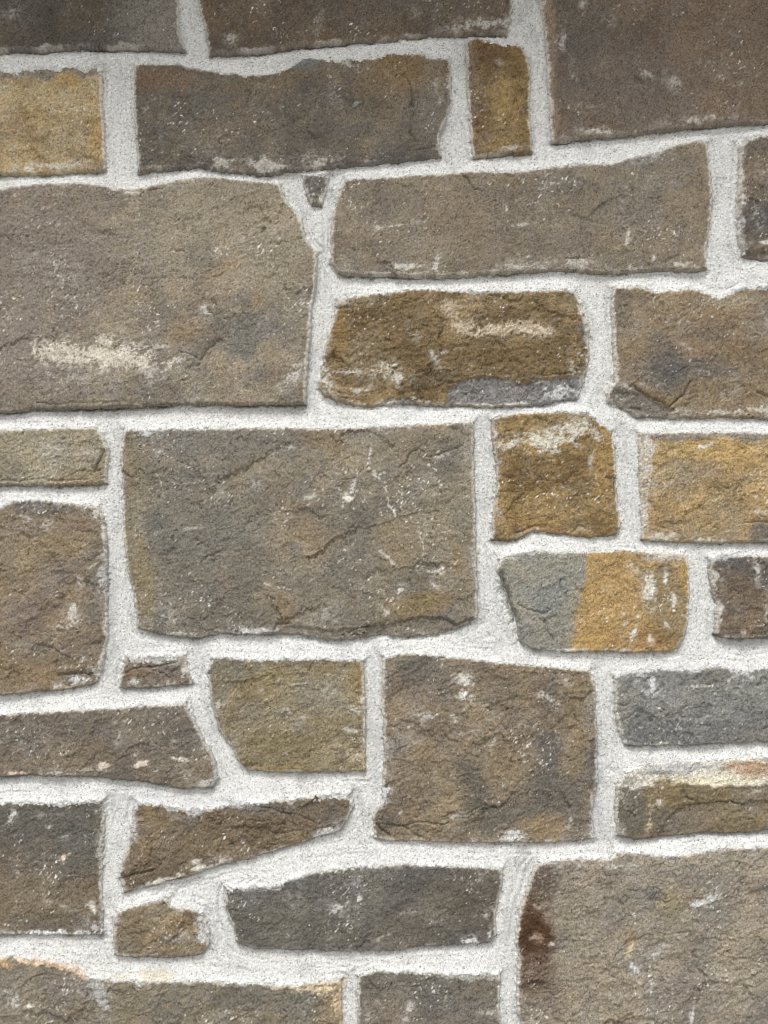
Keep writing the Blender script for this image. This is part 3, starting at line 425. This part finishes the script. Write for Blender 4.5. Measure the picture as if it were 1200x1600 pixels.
# --------- the same wall carries on outside the traced part: free areas are filled with random rubble blocks
def fill_around():
    cell = 18
    ox, oy = WX0 + 20, WY0 + 16
    nx, ny = int((WX1 - 20 - ox) / cell), int((WY1 - 22 - oy) / cell)
    xx, yy = np.meshgrid(ox + (np.arange(nx) + .5) * cell, oy + (np.arange(ny) + .5) * cell)
    occ = np.zeros((ny, nx), bool)
    for s in STONES:
        occ |= poly_sd(xx.astype(F), yy.astype(F), s['pts']) > -22
    occ |= (xx > -60) & (xx < 1260) & (yy > -60) & (yy < 1660)
    r = np.random.RandomState(12)
    tones = [((126,112,95),(108,97,84)), ((140,122,96),(118,102,80)), ((108,103,96),(92,88,82)), ((160,134,88),(134,108,66)), ((134,124,106),(116,106,92)), ((118,100,80),(100,84,70))]
    for j in range(ny):
        for i in range(nx):
            if occ[j, i]: continue
            ww, hh = r.randint(9, 24), r.randint(6, 13)
            k = 1
            while k < ww and i + k < nx and not occ[j, i + k]: k += 1
            if k < 3: continue
            ww = k
            if i + k < nx and k < 24: pass
            elif k > 12: ww = r.randint(8, min(k, 24))
            h2 = 1
            while h2 < hh and j + h2 < ny and not occ[j + h2, i:i + ww].any(): h2 += 1
            if h2 < 3: continue
            occ[j:j + h2 + 1, i:i + ww + 1] = True
            x0, y0 = ox + i * cell + r.rand() * 5, oy + j * cell + r.rand() * 5
            x1, y1 = ox + (i + ww) * cell - 4 - r.rand() * 6, oy + (j + h2) * cell - 2 - r.rand() * 6
            jt = lambda: (r.rand() - .5) * 12
            pts = [(x0 + 4, y0 + jt() * .5 + 3), ((x0 + x1) / 2, y0 + jt() * .5), (x1 - 4, y0 + jt() * .5 + 3), (x1 + jt() * .4, (y0 + y1) / 2), (x1 - 3, y1 + jt() * .3), ((x0 + x1) / 2, y1 + jt() * .4), (x0 + 3, y1 + jt() * .3), (x0 + jt() * .4, (y0 + y1) / 2)]
            b, a = tones[r.randint(len(tones))]
            STONES.append(dict(pts=pts, base=b, alt=a, feats=(), label=None, h=3 + r.rand() * 4, tilt=(0, 0), res=(.4, .5, .35, .35), bot=1.0, rough=1.0, specks=.5, altk=1.0, traced=False))
fill_around()
print("stones", len(STONES))

# ------------------------------------------------------------------ mesh from a masked height field
def wall_mesh(name, mask, H, COL, j0, i0, material, parent, back=0.10):
    """mask: bool vertices kept; H in mm toward the viewer; closes the piece back into the wall"""
    ny, nx = mask.shape
    cells = mask[:-1, :-1] & mask[1:, :-1] & mask[:-1, 1:] & mask[1:, 1:]
    used = np.zeros_like(mask)
    used[:-1, :-1] |= cells; used[1:, :-1] |= cells; used[:-1, 1:] |= cells; used[1:, 1:] |= cells
    idx = np.full(mask.shape, -1, np.int64)
    n = int(used.sum()); idx[used] = np.arange(n)
    jj, ii = np.nonzero(used)
    X = (XS[ii + i0] - CX) / 1000.0; Z = (GROUND - YS[jj + j0]) / 1000.0; Y = -H[used] / 1000.0
    cj, ci = np.nonzero(cells)
    q = np.stack([idx[cj + 1, ci], idx[cj + 1, ci + 1], idx[cj, ci + 1], idx[cj, ci]], 1)
    # rim: edges with a face on one side only
    pad = np.pad(cells, 1)
    rims = []
    c = pad[1:-1, 1:-1]
    def rim(sel, a, b):
        y, x = np.nonzero(sel); rims.append(np.stack([a(y, x), b(y, x)], 1))
    rim(c & ~pad[:-2, 1:-1], lambda y, x: idx[y, x], lambda y, x: idx[y, x + 1])
    rim(c & ~pad[2:, 1:-1], lambda y, x: idx[y + 1, x + 1], lambda y, x: idx[y + 1, x])
    rim(c & ~pad[1:-1, :-2], lambda y, x: idx[y + 1, x], lambda y, x: idx[y, x])
    rim(c & ~pad[1:-1, 2:], lambda y, x: idx[y, x + 1], lambda y, x: idx[y + 1, x + 1])
    rims = np.concatenate(rims)
    rv, inv = np.unique(rims.ravel(), return_inverse=True)
    inv = inv.reshape(-1, 2) + n
    skirt = np.stack([rims[:, 0], rims[:, 1], inv[:, 1], inv[:, 0]], 1)
    co = np.concatenate([np.stack([X, Y, Z], 1), np.stack([X[rv], np.full(len(rv), back), Z[rv]], 1)])
    quads = np.concatenate([q, skirt]).astype(np.int32)
    me = bpy.data.meshes.new(name)
    me.vertices.add(len(co)); me.vertices.foreach_set('co', co.astype(F).ravel())
    me.loops.add(quads.size); me.loops.foreach_set('vertex_index', quads.ravel())
    me.polygons.add(len(quads)); me.polygons.foreach_set('loop_start', np.arange(0, quads.size, 4, dtype=np.int32))
    me.polygons.foreach_set('use_smooth', np.ones(len(quads), bool))
    a = me.color_attributes.new('stain', 'FLOAT_COLOR', 'POINT')
    cc = np.ones((len(co), 4), F)
    cc[:n, :3] = COL[used]; cc[n:, :3] = cc[rv, :3]
    a.data.foreach_set('color', cc.ravel())
    me.update(calc_edges=True)
    me.materials.append(material)
    ob = bpy.data.objects.new(name, me)
    col.objects.link(ob); ob.parent = parent
    return ob, len(quads)

# ------------------------------------------------------------------ materials
def mineral(name, rough, cell_scale, bump_mm, vary, noise_scale, sand=0.0):
    m = bpy.data.materials.new(name); m.use_nodes = True
    t = m.node_tree; N = t.nodes; Lk = t.links
    b = N['Principled BSDF']
    b.inputs['Roughness'].default_value = rough
    b.inputs['Specular IOR Level'].default_value = 0.25
    at = N.new('ShaderNodeAttribute'); at.attribute_name = 'stain'
    tc = N.new('ShaderNodeTexCoord')
    n1 = N.new('ShaderNodeTexNoise'); n1.inputs['Scale'].default_value = noise_scale; n1.inputs['Detail'].default_value = 3; n1.inputs['Roughness'].default_value = 0.7
    Lk.new(tc.outputs['Object'], n1.inputs['Vector'])
    mr = N.new('ShaderNodeMapRange'); mr.inputs[1].default_value = 0.25; mr.inputs[2].default_value = 0.75; mr.inputs[3].default_value = 1 - vary; mr.inputs[4].default_value = 1 + vary
    Lk.new(n1.outputs['Fac'], mr.inputs[0])
    mx = N.new('ShaderNodeVectorMath'); mx.operation = 'SCALE'
    Lk.new(at.outputs['Color'], mx.inputs[0]); Lk.new(mr.outputs[0], mx.inputs['Scale'])
    Lk.new(mx.outputs[0], b.inputs['Base Color'])
    if sand:
        vo = N.new('ShaderNodeTexVoronoi'); vo.inputs['Scale'].default_value = 560
        Lk.new(tc.outputs['Object'], vo.inputs['Vector'])
        sp = N.new('ShaderNodeSeparateColor'); Lk.new(vo.outputs['Color'], sp.inputs[0])
        rr = N.new('ShaderNodeValToRGB'); rr.color_ramp.interpolation = 'CONSTANT'
        els = rr.color_ramp.elements
        els[0].position = 0; els[0].color = (.50, .49, .48, 1)
        els[1].position = sand * .35; els[1].color = (.72, .71, .69, 1)
        for p_, v_ in ((sand, .90), (.45, 1.0), (.8, 1.10)):
            e_ = els.new(p_); e_.color = (v_, v_, v_, 1)
        Lk.new(sp.outputs[0], rr.inputs[0])
        m2 = N.new('ShaderNodeVectorMath'); m2.operation = 'MULTIPLY'
        Lk.new(mx.outputs[0], m2.inputs[0]); Lk.new(rr.outputs[0], m2.inputs[1])
        Lk.new(m2.outputs[0], b.inputs['Base Color'])
    n2 = N.new('ShaderNodeTexNoise'); n2.inputs['Scale'].default_value = cell_scale; n2.inputs['Detail'].default_value = 2
    Lk.new(tc.outputs['Object'], n2.inputs['Vector'])
    bp = N.new('ShaderNodeBump'); bp.inputs['Strength'].default_value = 1.0; bp.inputs['Distance'].default_value = bump_mm / 1000.0
    Lk.new(n2.outputs['Fac'], bp.inputs['Height']); Lk.new(bp.outputs[0], b.inputs['Normal'])
    return m
M_STONE = mineral('sandstone', 0.88, 520, 0.8, 0.26, 640, .09)
M_MORTAR = mineral('sanded_mortar', 0.95, 640, 0.9, 0.10, 640, .085)

# ------------------------------------------------------------------ build
wall = bpy.data.objects.new('stone_wall', None)
wall.location = (0, 0, 0)
col.objects.link(wall)
wall['label'] = 'wall of rough grey, brown and ochre sandstone blocks with pale sandy mortar joints'
wall['category'] = 'stone wall'
wall['kind'] = 'thing'

SAT, STONE_GAIN = 0.73, 1.08
SD = np.full((NY, NX), -60, F)               # distance to the nearest stone (positive inside)
NAX = np.zeros((NY, NX), F)                  # its outward direction
ABOVE = np.zeros((NY, NX), F); BELOW = np.zeros((NY, NX), F); SIDE = np.zeros((NY, NX), F); SIDEW = np.zeros((NY, NX), F)
TONE = hashn((64,), 3)
total = 0
for k, s in enumerate(STONES):
    pts = s['pts']
    px = [p[0] for p in pts]; py = [p[1] for p in pts]
    M = 48
    i0 = max(np.searchsorted(XS, min(px) - M) - 1, 0); i1 = min(np.searchsorted(XS, max(px) + M) + 1, NX)
    j0 = max(np.searchsorted(YS, min(py) - M) - 1, 0); j1 = min(np.searchsorted(YS, max(py) + M) + 1, NY)
    sl = (slice(j0, j1), slice(i0, i1))
    gx, gy = GX[sl], GY[sl]
    d, nx_, ny_ = poly_sd(EX[sl], EY[sl], pts, True)
    # what the mortar needs to know
    wgt = np.exp(-np.maximum(-d, 0) / 9.0)
    dn = np.clip(ny_, 0, 1) ** 2; up = np.clip(-ny_, 0, 1) ** 2; sd_ = nx_ ** 2
    ABOVE[sl] = np.maximum(ABOVE[sl], wgt * dn * s['bot'])
    BELOW[sl] = np.maximum(BELOW[sl], np.exp(-np.maximum(-d, 0) / 14.0) * up)
    SIDE[sl] = np.maximum(SIDE[sl], wgt * sd_)
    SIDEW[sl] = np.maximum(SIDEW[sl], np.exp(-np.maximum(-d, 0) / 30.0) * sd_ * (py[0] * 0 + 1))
    m = d > SD[sl]
    SD[sl] = np.where(m, d, SD[sl]); NAX[sl] = np.where(m, nx_, NAX[sl])

    # ---- relief of this stone (mm)
    rg = s['rough'] * .82; s['gmix'] = float(TONE[k % 64]); fa = .5 + 1.0 * float(TONE[(k * 7 + 3) % 64]); fb = .5 + .9 * float(TONE[(k * 5 + 11) % 64])
    gr = .55 + .7 * float(TONE[(k * 11 + 29) % 64])
    proud = 3.6 * (float(TONE[(k * 13 + 5) % 64]) - .25) if s['h'] < 6 and max(px) - min(px) > 80 else 0.0
    low = proud + fbm(gx, gy, 120, 2, 101 + k % 50) * 2.6
    T = TERR[sl] * 3.2 + 0.35 * MED[sl] + k * .37
    fr = T - np.floor(T)
    terr = np.floor(T) + sst(0.0, 1.0, np.clip(fr * 3.2, 0, 1)) 
    terr = (terr - T) * 1.5                                   # saw-like flaking steps
    f = s['h'] + low + rg * (1.7 * MED[sl] + terr + .7 * GRAIN2[sl] + gr * ((.45 + .6 * s['gmix']) * GRAIN[sl] + 0.62 * FINE[sl] + 0.6 * (RND[sl] - .5) + (.9 - .6 * s['gmix']) * ISO[sl]))
    f = f + rg * (1.3 * fa * FCA[sl] + .75 * fb * FCB[sl] + .30 * FCC[sl])
    f = f - rg * (.8 * sst(.86, 1.0, RIDGE[sl]) * RMASK[sl] + .8 * sst(.84, 1.0, RIDGE2[sl]) * (1 - RMASK[sl]))
    pit = sst(0.55, 0.72, PIT[sl]) * rg
    f = f - 1.5 * pit
    # rounded, chipped arrises: tight under the stone, softer above
    rad = 3.0 + 3.5 * up + 1.5 * sd_ + 5.0 * MED[sl] + 2 * MOT3[sl]
    rad = np.clip(rad, 1.6, 10)
    e = np.clip(1 - d / rad, 0, None)
    f = f - (.6 + 1.0 * up + .4 * sd_) * e * e * (d < rad)
    f = f - np.where(d < 0, -d * 3.0 + (0.5), 0)

    # ---- colour
    base, alt = lin(s['base']), lin(s['alt'])
    t = sst(-0.42, 0.42, MOT[sl] * .9 + .5 * fbm(gx, gy, 60, 3, 131 + k % 40) + .25 * MOT3[sl])[..., None] * s['altk']
    c = base * (1 - t) + alt * t
    c = c * (1 + .16 * fa * FTA[sl] + .12 * fb * FTB[sl] + .08 * FTC[sl])[..., None]
    c = c * (1 + (.10 * FTA[sl] + .14 * (FTB[sl] * fb))[..., None] * np.array([.5, 0, -1], F))
    warm = sst(-.1, .55, MOT2[sl])[..., None] * .45
    c = c * (1 - warm) + c * np.array([1.10, .99, .86], F) * warm
    cool = sst(.0, .6, -MOT2[sl])[..., None] * .4
    c = c * (1 - cool) + (c.mean(axis=2, keepdims=True) * np.array([1.0, .98, .95], F)) * cool
    fx, fy = FX[sl], FY[sl]
    ruff = 0.55 * MOT3[sl] + 0.5 * MOT2[sl]
    lime = np.zeros(d.shape, F); lcol = np.zeros(c.shape, F) + lin((218, 215, 208))
    for ft in s['feats']:
        if ft[0] in 'ER':
            _, cx_, cy_, rx, ry, ang = ft[:6]
            ca, sa = math.cos(math.radians(ang)), math.sin(math.radians(ang))
            R_ = max(rx, ry) * 2.2 + 14
            a0, a1 = np.searchsorted(XS, [cx_ - R_, cx_ + R_]) - i0; b0, b1 = np.searchsorted(YS, [cy_ - R_, cy_ + R_]) - j0
            a0, b0 = max(a0, 0), max(b0, 0)
            if a1 <= a0 or b1 <= b0: continue
            q = (slice(b0, b1), slice(a0, a1))
            kk = min(1.0, min(rx, ry) / 14.0)          # small marks are warped less
            X_ = gx[q] + (fx[q] - gx[q]) * kk - cx_; Y_ = gy[q] + (fy[q] - gy[q]) * kk - cy_
            u = (X_ * ca + Y_ * sa) / rx; v = (-X_ * sa + Y_ * ca) / ry
            r = np.sqrt(u * u + v * v)
            if ft[0] == 'E':
                cc, kst, soft, dh = ft[6:]
                mm = sst(1 + soft, 1 - soft, r + 0.7 * ruff[q] + .12 * SPK[sl][q]) 
                f[q] += dh * mm
                if cc is not None:
                    mk = (mm * kst * (.92 + .3 * MOT3[sl][q]) * (1 if max(cc) - min(cc) < 40 else .85))[..., None]
                    mk = np.clip(mk, 0, .97)
                    tex = (1 + .18 * MOT3[sl][q])[..., None]
                    c[q] = c[q] * (1 - mk) + lin(cc) * tex * mk
            else:
                kst, cc = ft[6:]
                if cy_ < 300: kst *= .78
                if cc[2] > cc[0]: cc = (cc[1] + 8, cc[1] + 8, cc[1] + 6 + (cc[2] - cc[0]) * .3)
                nn = RSD[sl][q] * 1.0 + MOT3[sl][q] * .8 + SPK[sl][q] * .55 + GRAIN[sl][q] * .45
                mm = sst(0.0, 0.55, (1.15 - r) * (.55 + .45 * kst) + nn * .75 - .28 + .25 * (kst - .8)) * sst(1.9, 1.1, r) * min(kst, 1.0) * (.62 + .38 * OPAC[sl][q])
                mm = np.maximum(mm * (.76 + .24 * sst(-.35, .25, SPK[sl][q] + .5 * (RND[sl][q] - .5))), .50 * sst(1.8, .5, r + .6 * ruff[q]) * sst(-.3, .4, nn) * min(kst, 1))
                lcol[q] = np.where((mm > lime[q])[..., None], lin(cc), lcol[q])
                lime[q] = np.maximum(lime[q], mm)
        elif ft[0] == 'P':
            _, pp, cc, kst, soft, dh, hs_ = ft
            dd = poly_sd(gx + (fx - gx) * .55, gy + (fy - gy) * .55, pp)
            if dh: f += dh * sst(-hs_, hs_, dd + 1.5 * MOT3[sl])
            if cc is not None:
                mk = (sst(-soft, soft, dd + 3 * MOT3[sl]) * kst)[..., None]
                c = c * (1 - mk) + lin(cc) * (1 + .22 * MOT3[sl] + .18 * MOT2[sl])[..., None] * mk
        elif ft[0] == 'C':
            _, pp, wd, dp = ft
            xx = [p[0] for p in pp]; yy = [p[1] for p in pp]
            a0, a1 = np.searchsorted(XS, [min(xx) - 16, max(xx) + 16]) - i0; b0, b1 = np.searchsorted(YS, [min(yy) - 16, max(yy) + 16]) - j0
            a0, b0 = max(a0, 0), max(b0, 0)
            if a1 <= a0 or b1 <= b0: continue
            q = (slice(b0, b1), slice(a0, a1))
            dd = line_d(gx[q] + (fx[q] - gx[q]) * .45, gy[q] + (fy[q] - gy[q]) * .45, pp)
            wv = wd * (1.0 + .5 * MOT3[sl][q]) * .75
            f[q] -= 1.5 * dp * np.exp(-(dd / np.maximum(wv, .6)) ** 2)
        elif ft[0] == 'V':
            _, pp, wd, kst = ft
            dd = line_d(gx + (fx - gx) * .6, gy + (fy - gy) * .6, pp)
            mm = np.exp(-(dd / wd) ** 2) * sst(-.25, .2, SPK[sl] + .5 * MOT3[sl]) * kst
            lime = np.maximum(lime, mm)
    # lime left along the edges by the pointing
    rt, rb, rl, rr = s['res']
    amt = rt * up + rb * dn + 1.35 * (rl * (nx_ < 0) + rr * (nx_ > 0)) * sd_
    reach = 3 + 10 * amt
    em = sst(0.05, 0.6, (1 - d / reach) * (.35 + amt) + .75 * RSD[sl] + .4 * MOT3[sl] - .25)* (d < reach * 1.6)
    em = em * np.clip(amt * 1.5, 0, .8) * (.45 + .55 * OPAC[sl]) * (.3 + .7 * sst(-.15, .4, MOT2[sl] + .5 * RSD[sl])) * (1 - .35 * dn)
    lime = np.maximum(lime, em)
    # dusty fringe where the mortar feathers onto the stone
    fr_ = sst(4.5, .5, d + 2.5 * MOT3[sl] + 1.2 * wx3[sl]) * (.62 + .1 * amt) * (1 - .95 * dn)
    lime = np.maximum(lime, fr_)
    # scattered specks of lime and calcite, in clusters
    cl = SPKM[sl] * .5 + .14 * (s['specks'] - .5)
    sp = sst(0.60, 0.76, SPK2[sl] + cl * 1.2 - .06) * OPAC[sl]
    sp = np.maximum(sp, sst(0.50, 0.66, CHIP[sl] + cl * .5 + .25 * SPK[sl] - .04) * OPAC[sl] * .7)
    haze_ = sst(.05, .6, RSD[sl] + cl) * sst(-.1, .5, SPK[sl] + .5 * MOT3[sl]) * .20
    sp = np.maximum(sp, haze_)
    lime = np.maximum(lime, sp)
    grain = (0.74 + .52 * RND[sl])[..., None] * (1 + .22 * FINE[sl] + .14 * ISO[sl])[..., None]
    c = c * grain * (1 - .35 * pit)[..., None]
    dark = ((RND2[sl] > .985) & (RND[sl] > .2)).astype(F)[..., None]
    c = c * (1 - .45 * dark)
    f = f + .25 * lime
    chroma = np.clip((c[..., 0] - c[..., 2]) / np.maximum(c[..., 0], .02) - .42, 0, .4)[..., None]
    c = c * (1 - chroma * (.05 + .75 * sst(-.5, .5, MOT3[sl] + .6 * MOT2[sl] + .5 * ISO[sl]))[..., None])
    c = c.mean(axis=2, keepdims=True) * (1 - SAT) + c * SAT
    rb = c[..., 0] - c[..., 2]; c[..., 1] += (.05 + .06 * chroma[..., 0]) * rb; c[..., 2] += .03 * rb; c[..., 0] -= .02 * rb
    c = c * np.array([1.0, .988, .955], F)
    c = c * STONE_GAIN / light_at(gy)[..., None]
    lm = lime[..., None]
    c = c * (1 - lm) + lcol * (0.88 + .22 * RND[sl])[..., None] * lm
    s['col'] = None
    nm = 'stone'
    mask = (d > -3.2)
    ob, nq = wall_mesh(nm, mask, f, np.clip(c, .01, .85), j0, i0, M_STONE, wall)
    if s['label']: ob['label'] = s['label']
    total += nq
print("stone quads", total)

# ---- mortar: weathered joints, struck back under each stone and run flush over the one below
mm = -1.0 - 5.0 * ABOVE * (0.6 + .7 * sst(-.3, .3, BIG)) + 4.8 * BELOW - 1.1 * SIDE * (.6 + .6 * sst(-.3, .3, MED))
ins = np.maximum(SD, 0)
lip = sst(-.15, .5, MOT3 + .8 * RSD) * np.exp(-((SD - 1.0) / 5.0) ** 2)
mm = mm + 3.8 * lip * (1 - .6 * np.clip(ABOVE, 0, 1))
mm = mm - ins * (0.55 - .35 * np.clip(BELOW, 0, 1)) 
ngr = -SD + 1.2 * wx + 5 * wx2 * .2
tool = perlin(ngr / 2.6 + 40, (GX + GY) / 190.0, 140) * .5 + perlin(ngr / 5.5 + 9, (GX - GY) / 150.0, 141) * .5
toolm = sst(-.15, .35, fbm(GX, GY, 90, 3, 143) + .25 * SIDE + .1)
mm = mm - 4.6 * np.exp(-((ngr - 2.4) / 1.7) ** 2) * np.clip(ABOVE, 0, 1) * sst(-.25, .2, MOT2 + .3 * MED)
tbreak = sst(-.2, .3, fbm(GX, GY, 26, 3, 173))
hair = 1 - np.abs(fbm(GX + 4 * wx2, GY + 4 * wy2, 70, 3, 175, .6)) * 2
mm = mm - 1.6 * sst(.965, .995, hair) * sst(0, .3, fbm(GX, GY, 80, 2, 177))
mm = mm + (1.0 + 1.3 * tbreak + 1.5 * SIDEW) * tool * toolm + .5 * (FCB * .5 + .35 * FCC) * sst(0, .4, MOT2) + .9 * MED * .6 + .7 * BIG + .5 * fbm(GX, GY, 4.2, 2, 147, .8) + .5 * (RND - .5) + .25 * MOT3
holes = sst(.66, .82, fbm(GX, GY, 7.0, 2, 151, .7) + .0 * BIG)
mm = mm - 1.0 * holes
mc = np.zeros((NY, NX, 3), F) + np.array([.69, .691, .683], F)
tint = sst(-.5, .5, MOT)[..., None]
mc = mc * (1 - .10 * tint * np.array([.1, .15, .35], F))
mc = mc * (1 - .13 * sst(0, .5, fbm(GX, GY, 48, 4, 171, .6)) - SIDEW * (.04 + .11 * sst(-.2, .35, tool) + .05 * sst(-.3, .3, MOT2)) - .07 * toolm * sst(.05, .4, tool))[..., None]  # shade of the upright joints put into the colour, with mottling and tool streaks
sand = sst(.38, .62, fbm(GX, GY, 3.6, 1, 161)) * .24 + (RND > .93).astype(F) * RND2 * .4 + ((RND2 > .994) * .5)
mc = mc * (1 - np.clip(sand, 0, .8))[..., None]
mc = mc * (0.86 + .26 * RND2 + .10 * fbm(GX, GY, 4.0, 2, 157, .8))[..., None] * (1 + .06 * MOT2)[..., None]
# stains in the mortar: iron, blue-grey film, cream
for (cx_, cy_, rx, ry, ang, cc, kst) in [
    (1010, 1218, 40, 9, 0, (214,208,190), .6), (1040,1186,40,6,0,(150,150,152),.4),
    (245, 1524, 26, 8, 0, (222,206,168), .8), (190, 1524, 20, 6, 0, (222,210,190), .7), (95, 1505, 44, 8, 16, (220,188,160), .6), (520, 1534, 20, 8, 0, (214,196,160), .6),
    (280, 1250, 110, 10, 4, (194,196,206), .7), (935, 1260, 9, 70, 0, (192,194,203), .75), (175, 930, 8, 60, 0, (180,182,186), .6), (1050, 1045, 60, 6, 0, (198,200,206), .5),
    (850, 628, 60, 10, -6, (190,194,204), .6), (790,650,40,8,-10,(196,200,208),.5), (1180, 868, 60, 6, 0, (186,188,200), .5), (322, 1455, 12, 36, 0, (194,196,206), .6), (20, 790, 60, 10, 0, (198,200,206), .5),
    (215,1010,40,10,0,(190,190,194),.4), (745, 970, 30, 12, 0, (206,204,196), .3)]:
    ca, sa = math.cos(math.radians(ang)), math.sin(math.radians(ang))
    a0, a1 = np.searchsorted(XS, [cx_ - 2 * rx - 20, cx_ + 2 * rx + 20]); b0, b1 = np.searchsorted(YS, [cy_ - 2 * ry - 40, cy_ + 2 * ry + 40])
    q = (slice(b0, b1), slice(a0, a1))
    X_, Y_ = FX[q] - cx_, FY[q] - cy_
    r = np.sqrt(((X_ * ca + Y_ * sa) / rx) ** 2 + ((-X_ * sa + Y_ * ca) / ry) ** 2)
    if cc[2] > cc[0]: cc = (cc[1], cc[1], cc[1] + (cc[2] - cc[0]) * .25)
    m_ = (sst(1.5, .5, r + .5 * MOT3[q] + .3 * SPK[q]) * kst * (.45 + .55 * sst(-.3, .3, MOT3[q] + .5 * SPK[q] + .4 * RSD[q])))[..., None]
    mc[q] = mc[q] * (1 - m_) + lin(cc) * .82 * m_
mask = SD < 13
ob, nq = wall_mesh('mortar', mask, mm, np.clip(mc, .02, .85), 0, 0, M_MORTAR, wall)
print("mortar quads", nq, "all tris", 2 * (total + nq))

# ------------------------------------------------------------------ pavement in front and an added overhang above the view
def simple_mat(name, colr, scale, rough=.9):
    m = bpy.data.materials.new(name); m.use_nodes = True
    t = m.node_tree; b = t.nodes['Principled BSDF']; b.inputs['Roughness'].default_value = rough
    n = t.nodes.new('ShaderNodeTexNoise'); n.inputs['Scale'].default_value = scale; n.inputs['Detail'].default_value = 6
    r = t.nodes.new('ShaderNodeValToRGB')
    r.color_ramp.elements[0].position = .3; r.color_ramp.elements[1].position = .7
    r.color_ramp.elements[0].color = [v * .85 for v in colr] + [1]; r.color_ramp.elements[1].color = [min(v * 1.12, 1) for v in colr] + [1]
    t.links.new(n.outputs['Fac'], r.inputs[0]); t.links.new(r.outputs[0], b.inputs['Base Color'])
    return m
def mesh_obj(name, vs, fs, mat, parent=None):
    me = bpy.data.meshes.new(name); me.from_pydata(vs, [], fs); me.materials.append(mat); me.update()
    o = bpy.data.objects.new(name, me); col.objects.link(o); o.parent = parent
    return o
g = mesh_obj('pavement', [(-30, -30, 0), (30, -30, 0), (30, .5, 0), (-30, .5, 0)], [(0, 1, 2, 3)], simple_mat('concrete_paving', (.42, .41, .38), 6))
g['kind'] = 'structure'
def box(x0, x1, y0, y1, z0, z1):
    return [(x0,y0,z0),(x1,y0,z0),(x1,y1,z0),(x0,y1,z0),(x0,y0,z1),(x1,y0,z1),(x1,y1,z1),(x0,y1,z1)], [(0,3,2,1),(4,5,6,7),(0,1,5,4),(1,2,6,5),(2,3,7,6),(3,0,4,7)]
SHADE_Z = (GROUND - WY0) / 1000.0 - .02
SHADE_D = .275
v_, f_ = box(-1.5, 1.5, -SHADE_D, .12, SHADE_Z, SHADE_Z + .16)
ev = mesh_obj('shade_overhang', v_, f_, simple_mat('shade_overhang_paint', (.30, .25, .20), 9))  # unseen overhang, added only to darken the top of the wall
ev['kind'] = 'structure'
